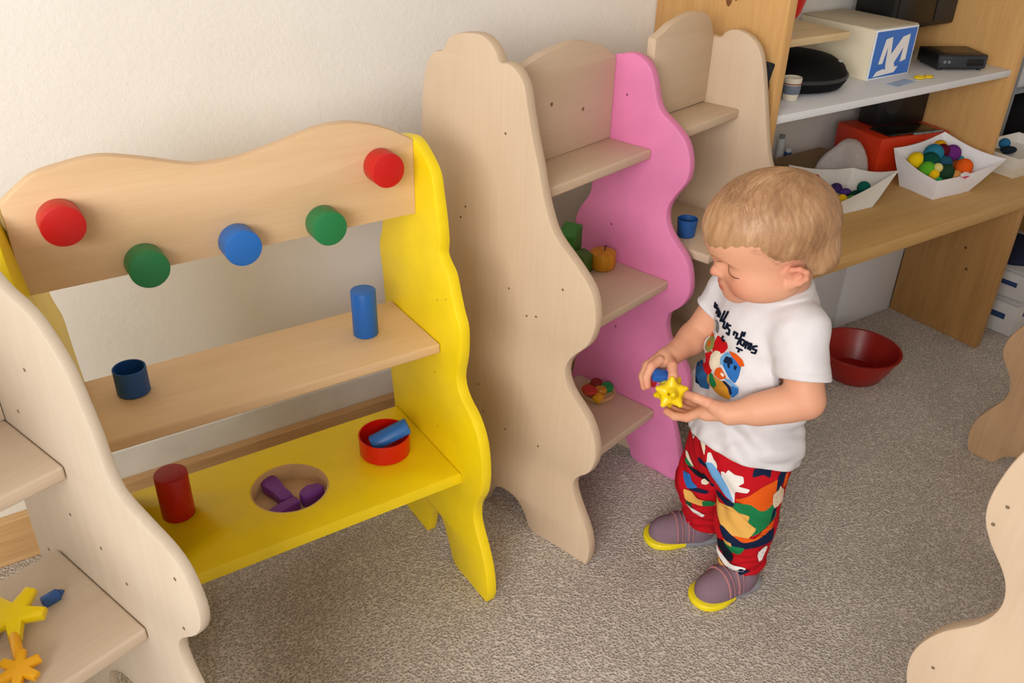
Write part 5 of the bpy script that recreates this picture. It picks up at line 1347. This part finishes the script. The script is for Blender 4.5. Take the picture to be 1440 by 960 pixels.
def build_prints(shirt, trousers):
    bv = bvh_of(shirt)
    for i, (c, poly) in enumerate(SHIRT_PATCHES):
        bm = decal_bm([poly], bv, 0.0004 + 0.00005 * i, VIEW, (0.1, 0.15))
        if len(bm.faces) == 0: bm.free(); continue
        o = finish('print_patch', bm, cloth('print_' + c, PC[c], 0.8, 0.15), shirt, smooth=True)
    bm = bmesh.new()
    for st in SHIRT_STROKES:
        w = 0.0020
        for a, b in zip(st[:-1], st[1:]):
            a = Vector(a); b = Vector(b); t = (b - a).normalized(); n = Vector((-t.y, t.x))
            q = [a + n * w - t * w * .6, a - n * w - t * w * .6, b - n * w + t * w * .6, b + n * w + t * w * .6]
            sub = decal_bm([[tuple(v) for v in q]], bv, 0.0009, VIEW, (0.1, 0.15))
            me = bpy.data.meshes.new('t'); sub.to_mesh(me); sub.free(); bm.from_mesh(me); bpy.data.meshes.remove(me)
    lab(finish('lettering', bm, cloth('print_ink', '#10182c', 0.8, 0.15), shirt, smooth=True), 'dark navy brush lettering')
    bv = bvh_of(trousers)
    for i, (c, poly) in enumerate(TROUSER_PATCHES):
        bm = decal_bm([poly], bv, 0.0005 + 0.00005 * (i % 45), VIEW, (0.08, 0.15))
        # the same cloth pattern goes on round the back
        back = [(0.03 - a, b + 0.015) for a, b in poly]
        b3 = decal_bm([back], bv, 0.0005 + 0.00005 * (i % 45), -VIEW * np.array([1, 1, 0]), (-0.05, 0.2))
        for q in (bm, b3):
            if len(q.faces) == 0: q.free(); continue
            finish('pattern_patch', q, cloth('print_' + c, PC[c], 0.8, 0.15), trousers, smooth=True)

def build_face_lines(root, body):
    bv = bvh_of(body)
    D = Vector(to_loc(-HF)); D.normalize()
    def line(name, pts, w, mat, off):
        bm = bmesh.new()
        P = catmull(pts, 5, closed=False); rows = []
        for i, (l, u) in enumerate(P):
            t = i / (len(P) - 1); ww = w * (0.25 + 0.75 * math.sin(math.pi * min(1, 0.12 + 0.8 * t)))
            r = []
            for du in (-ww, -ww * 0.3, ww * 0.3, ww):
                O = Vector(to_loc(hf(0.3, l, u + du)))
                hit, nrm, i_, d_ = bv.ray_cast(O, D, 1.0)
                if hit is None: break
                if nrm.dot(D) > 0: nrm = -nrm
                r.append(bm.verts.new(hit + nrm * (off if abs(du) < ww * 0.9 else 0.0001)))
            if len(r) == 4: rows.append(r)
        for a, b in zip(rows[:-1], rows[1:]):
            for k in range(3): bm.faces.new((a[k], a[k + 1], b[k + 1], b[k]))
        return finish(name, bm, mat, root, smooth=True)
    lash = cloth('lashes', '#5a3826', 0.7, 0.1); brow = cloth('fine_brows', '#c08d66', 0.8, 0.1)
    for s in (1, -1):
        line('eyelashes', [(s * 0.019, 0.006), (s * 0.027, -0.002), (s * 0.038, -0.0085), (s * 0.049, -0.0110), (s * 0.059, -0.0100)], 0.0013, lash, 0.0008)
        line('eyebrow', [(s * 0.014, 0.016), (s * 0.026, 0.020), (s * 0.040, 0.019), (s * 0.050, 0.013)], 0.0017, brow, 0.0004)

def build_shoe(root, heel, toe, ankle_z, label):
    heel = np.array([heel[0], heel[1], 0.0]); toe = np.array([toe[0], toe[1], 0.0])
    ax = unit(toe - heel); sd = np.array([-ax[1], ax[0], 0]); Ln = float(np.linalg.norm(toe - heel))
    def P(a, b, z): return heel + ax * a * Ln + sd * b + UP * z
    A = (ax, sd, UP)
    lo = np.minimum(heel, toe) - 0.06; hi = np.maximum(heel, toe) + 0.06
    F = Field((lo[0], lo[1], 0.0), (hi[0], hi[1], 0.10), 0.0018)
    F.add(ellipsoid(P(0.70, 0, 0.020), (Ln * 0.30, 0.0335, 0.034), A), 0.0)
    F.add(ellipsoid(P(0.42, 0, 0.024), (Ln * 0.32, 0.031, 0.040), A), 0.02)
    F.add(ellipsoid(P(0.24, 0, 0.024), (Ln * 0.23, 0.029, 0.045), A), 0.02)
    F.add(capsule(P(0.26, 0, 0.04), P(0.25, 0, 0.066), 0.031, 0.029), 0.012)
    X, Y, Z = F.full()
    base = F.F.copy()
    shoe = np.maximum(base, 0.010 - Z)
    shoe = np.maximum(shoe, Z - 0.070)
    F.F = shoe.astype(np.float32)
    F.add(capsule(P(0.26, 0, 0.055), P(0.25, 0, 0.12), 0.026, 0.026), 0.002, sub=True)
    sh, V, Q = field_mesh('shoe', F, cloth('mauve_suede', '#846c78', 0.85, 0.4, 500), root, 2)
    sh['label'] = label
    # straps
    a = ((X - heel[0]) * ax[0] + (Y - heel[1]) * ax[1]) / Ln
    b = (X - heel[0]) * sd[0] + (Y - heel[1]) * sd[1]
    for a0, wd in ((0.60, 0.085), (0.44, 0.075)):
        S = Field((lo[0], lo[1], 0.0), (hi[0], hi[1], 0.10), 0.0018)
        d = base - 0.0034
        S.F = np.maximum(np.maximum(d, -(base + 0.0015)), np.maximum((np.abs(a - a0 + 0.25 * b / 0.1 * 0) - wd * 0.5) * Ln, 0.020 - Z)).astype(np.float32)
        o, _, _ = field_mesh('strap', S, cloth('mauve_strap', '#78606c', 0.8, 0.4, 500), sh, 2)
        for s_ in (1, -1):
            S.F = np.maximum(np.maximum(base - 0.0040, -(base + 0.001)), np.maximum((np.abs(a - a0 - s_ * wd * 0.42) - 0.010) * Ln, 0.021 - Z)).astype(np.float32)
            field_mesh('strap_edge', S, cloth('rose_piping', '#b07a7c', 0.8, 0.3, 500), o, 1)
    # sole
    def outline(g):
        pts = [(0.0, 0.0), (0.03, 0.019), (0.12, 0.028), (0.30, 0.030), (0.50, 0.031), (0.70, 0.036), (0.86, 0.033), (0.96, 0.021), (1.0, 0.0), (0.96, -0.022), (0.86, -0.034), (0.70, -0.037), (0.50, -0.031), (0.30, -0.030), (0.12, -0.028), (0.03, -0.019)]
        return [(-0.012 + p * (Ln + 0.022), q * (1 + g)) for p, q in catmull(pts, 3)]
    bm = slab_bm(outline(0.04), 0.0135, 0.003, lambda a_, b_, w: tuple(to_loc(heel + ax * a_ + sd * b_ + UP * (w + 0.0004))))
    so = finish('sole', bm, [paint('sole_grey', '#8f9096', 0.6, 0.05), paint('sole_yellow', '#f0da12', 0.5, 0.04)], sh, smooth=0.8)
    hw = Vector(to_loc(heel)); aw = Vector(to_loc(ax))
    for p in so.data.polygons:
        if (p.center - hw).dot(aw) > 0.52 * Ln: p.material_index = 1
    so['label'] = 'grey sole with a bright yellow toe rim'
    return sh

def toddler():
    root = thing('person', 'fair-haired toddler in white T-shirt and red patterned trousers holding a yellow toy', 'person', CH)
    body, V, Q = build_body(root)
    build_hair(root, body)
    shirt = build_shirt(root)
    trousers = build_trousers(root)
    build_prints(shirt, trousers)
    build_face_lines(root, body)
    build_shoe(root, (-0.012, -0.056), (-0.142, 0.004), 0.06, 'mauve velcro shoe on the right foot')
    build_shoe(root, (0.078, 0.046), (-0.020, 0.148), 0.06, 'mauve velcro shoe on the left foot')
toddler()

def held_toys():
    # yellow spiky ball
    F = Field(BALL - 0.048, BALL + 0.048, 0.0013)
    F.add(ellipsoid(BALL, (0.0205,) * 3), 0.0)
    g = (1 + 5 ** 0.5) / 2
    rot = np.array(Matrix.Rotation(0.35, 3, 'Z') @ Matrix.Rotation(0.5, 3, 'X'))
    for a in (-1, 1):
        for b in (-1, 1):
            for v in ((0, a, b * g), (a, b * g, 0), (b * g, 0, a)):
                d = rot @ unit(v)
                F.add(capsule(BALL + d * 0.006, BALL + d * 0.0285, 0.0190, 0.0050), 0.0012)
    d = unit((-0.05, 0.93, 0.36))
    F.add(capsule(BALL + d * 0.012, BALL + d * 0.04, 0.0028, 0.0028), 0.001, sub=True)
    o, V, Q = field_mesh('toy_ball', F, paint('held_yellow', '#f2cf08', 0.35, 0.05), None, 1)
    W = np.array([v.co[:] for v in o.data.vertices]); c = to_loc(BALL)
    o.data.vertices.foreach_set('co', (W - c).astype(np.float32).ravel()); o.data.update()
    o.location = CH + Vector(c)
    tag(o, 'yellow spiky star ball held between the hands of the toddler', 'toy')
    for nm, c, sz, rz, col, lb in (('toy_block', (-0.150, 0.098, 0.466), (0.014, 0.010, 0.0085), 0.5, '#1a5cb4', 'blue block under the right hand of the toddler, touching the yellow ball'),
                                   ('toy_block', (-0.163, 0.092, 0.452), (0.009, 0.009, 0.013), 0.2, '#b81420', 'red block under the curled right fingers of the toddler')):
        bm = bmesh.new(); add_box(bm, -sz[0], sz[0], -sz[1], sz[1], -sz[2], sz[2], 0.003)
        o = finish(nm, bm, paint('held_' + col[1:], col, 0.4, 0.05), None, CH + Vector(to_loc(np.array(c))), smooth=0.6)
        o.rotation_euler = (0.25, 0.2, rz - 0.9)
        tag(o, lb, 'toy')
held_toys()
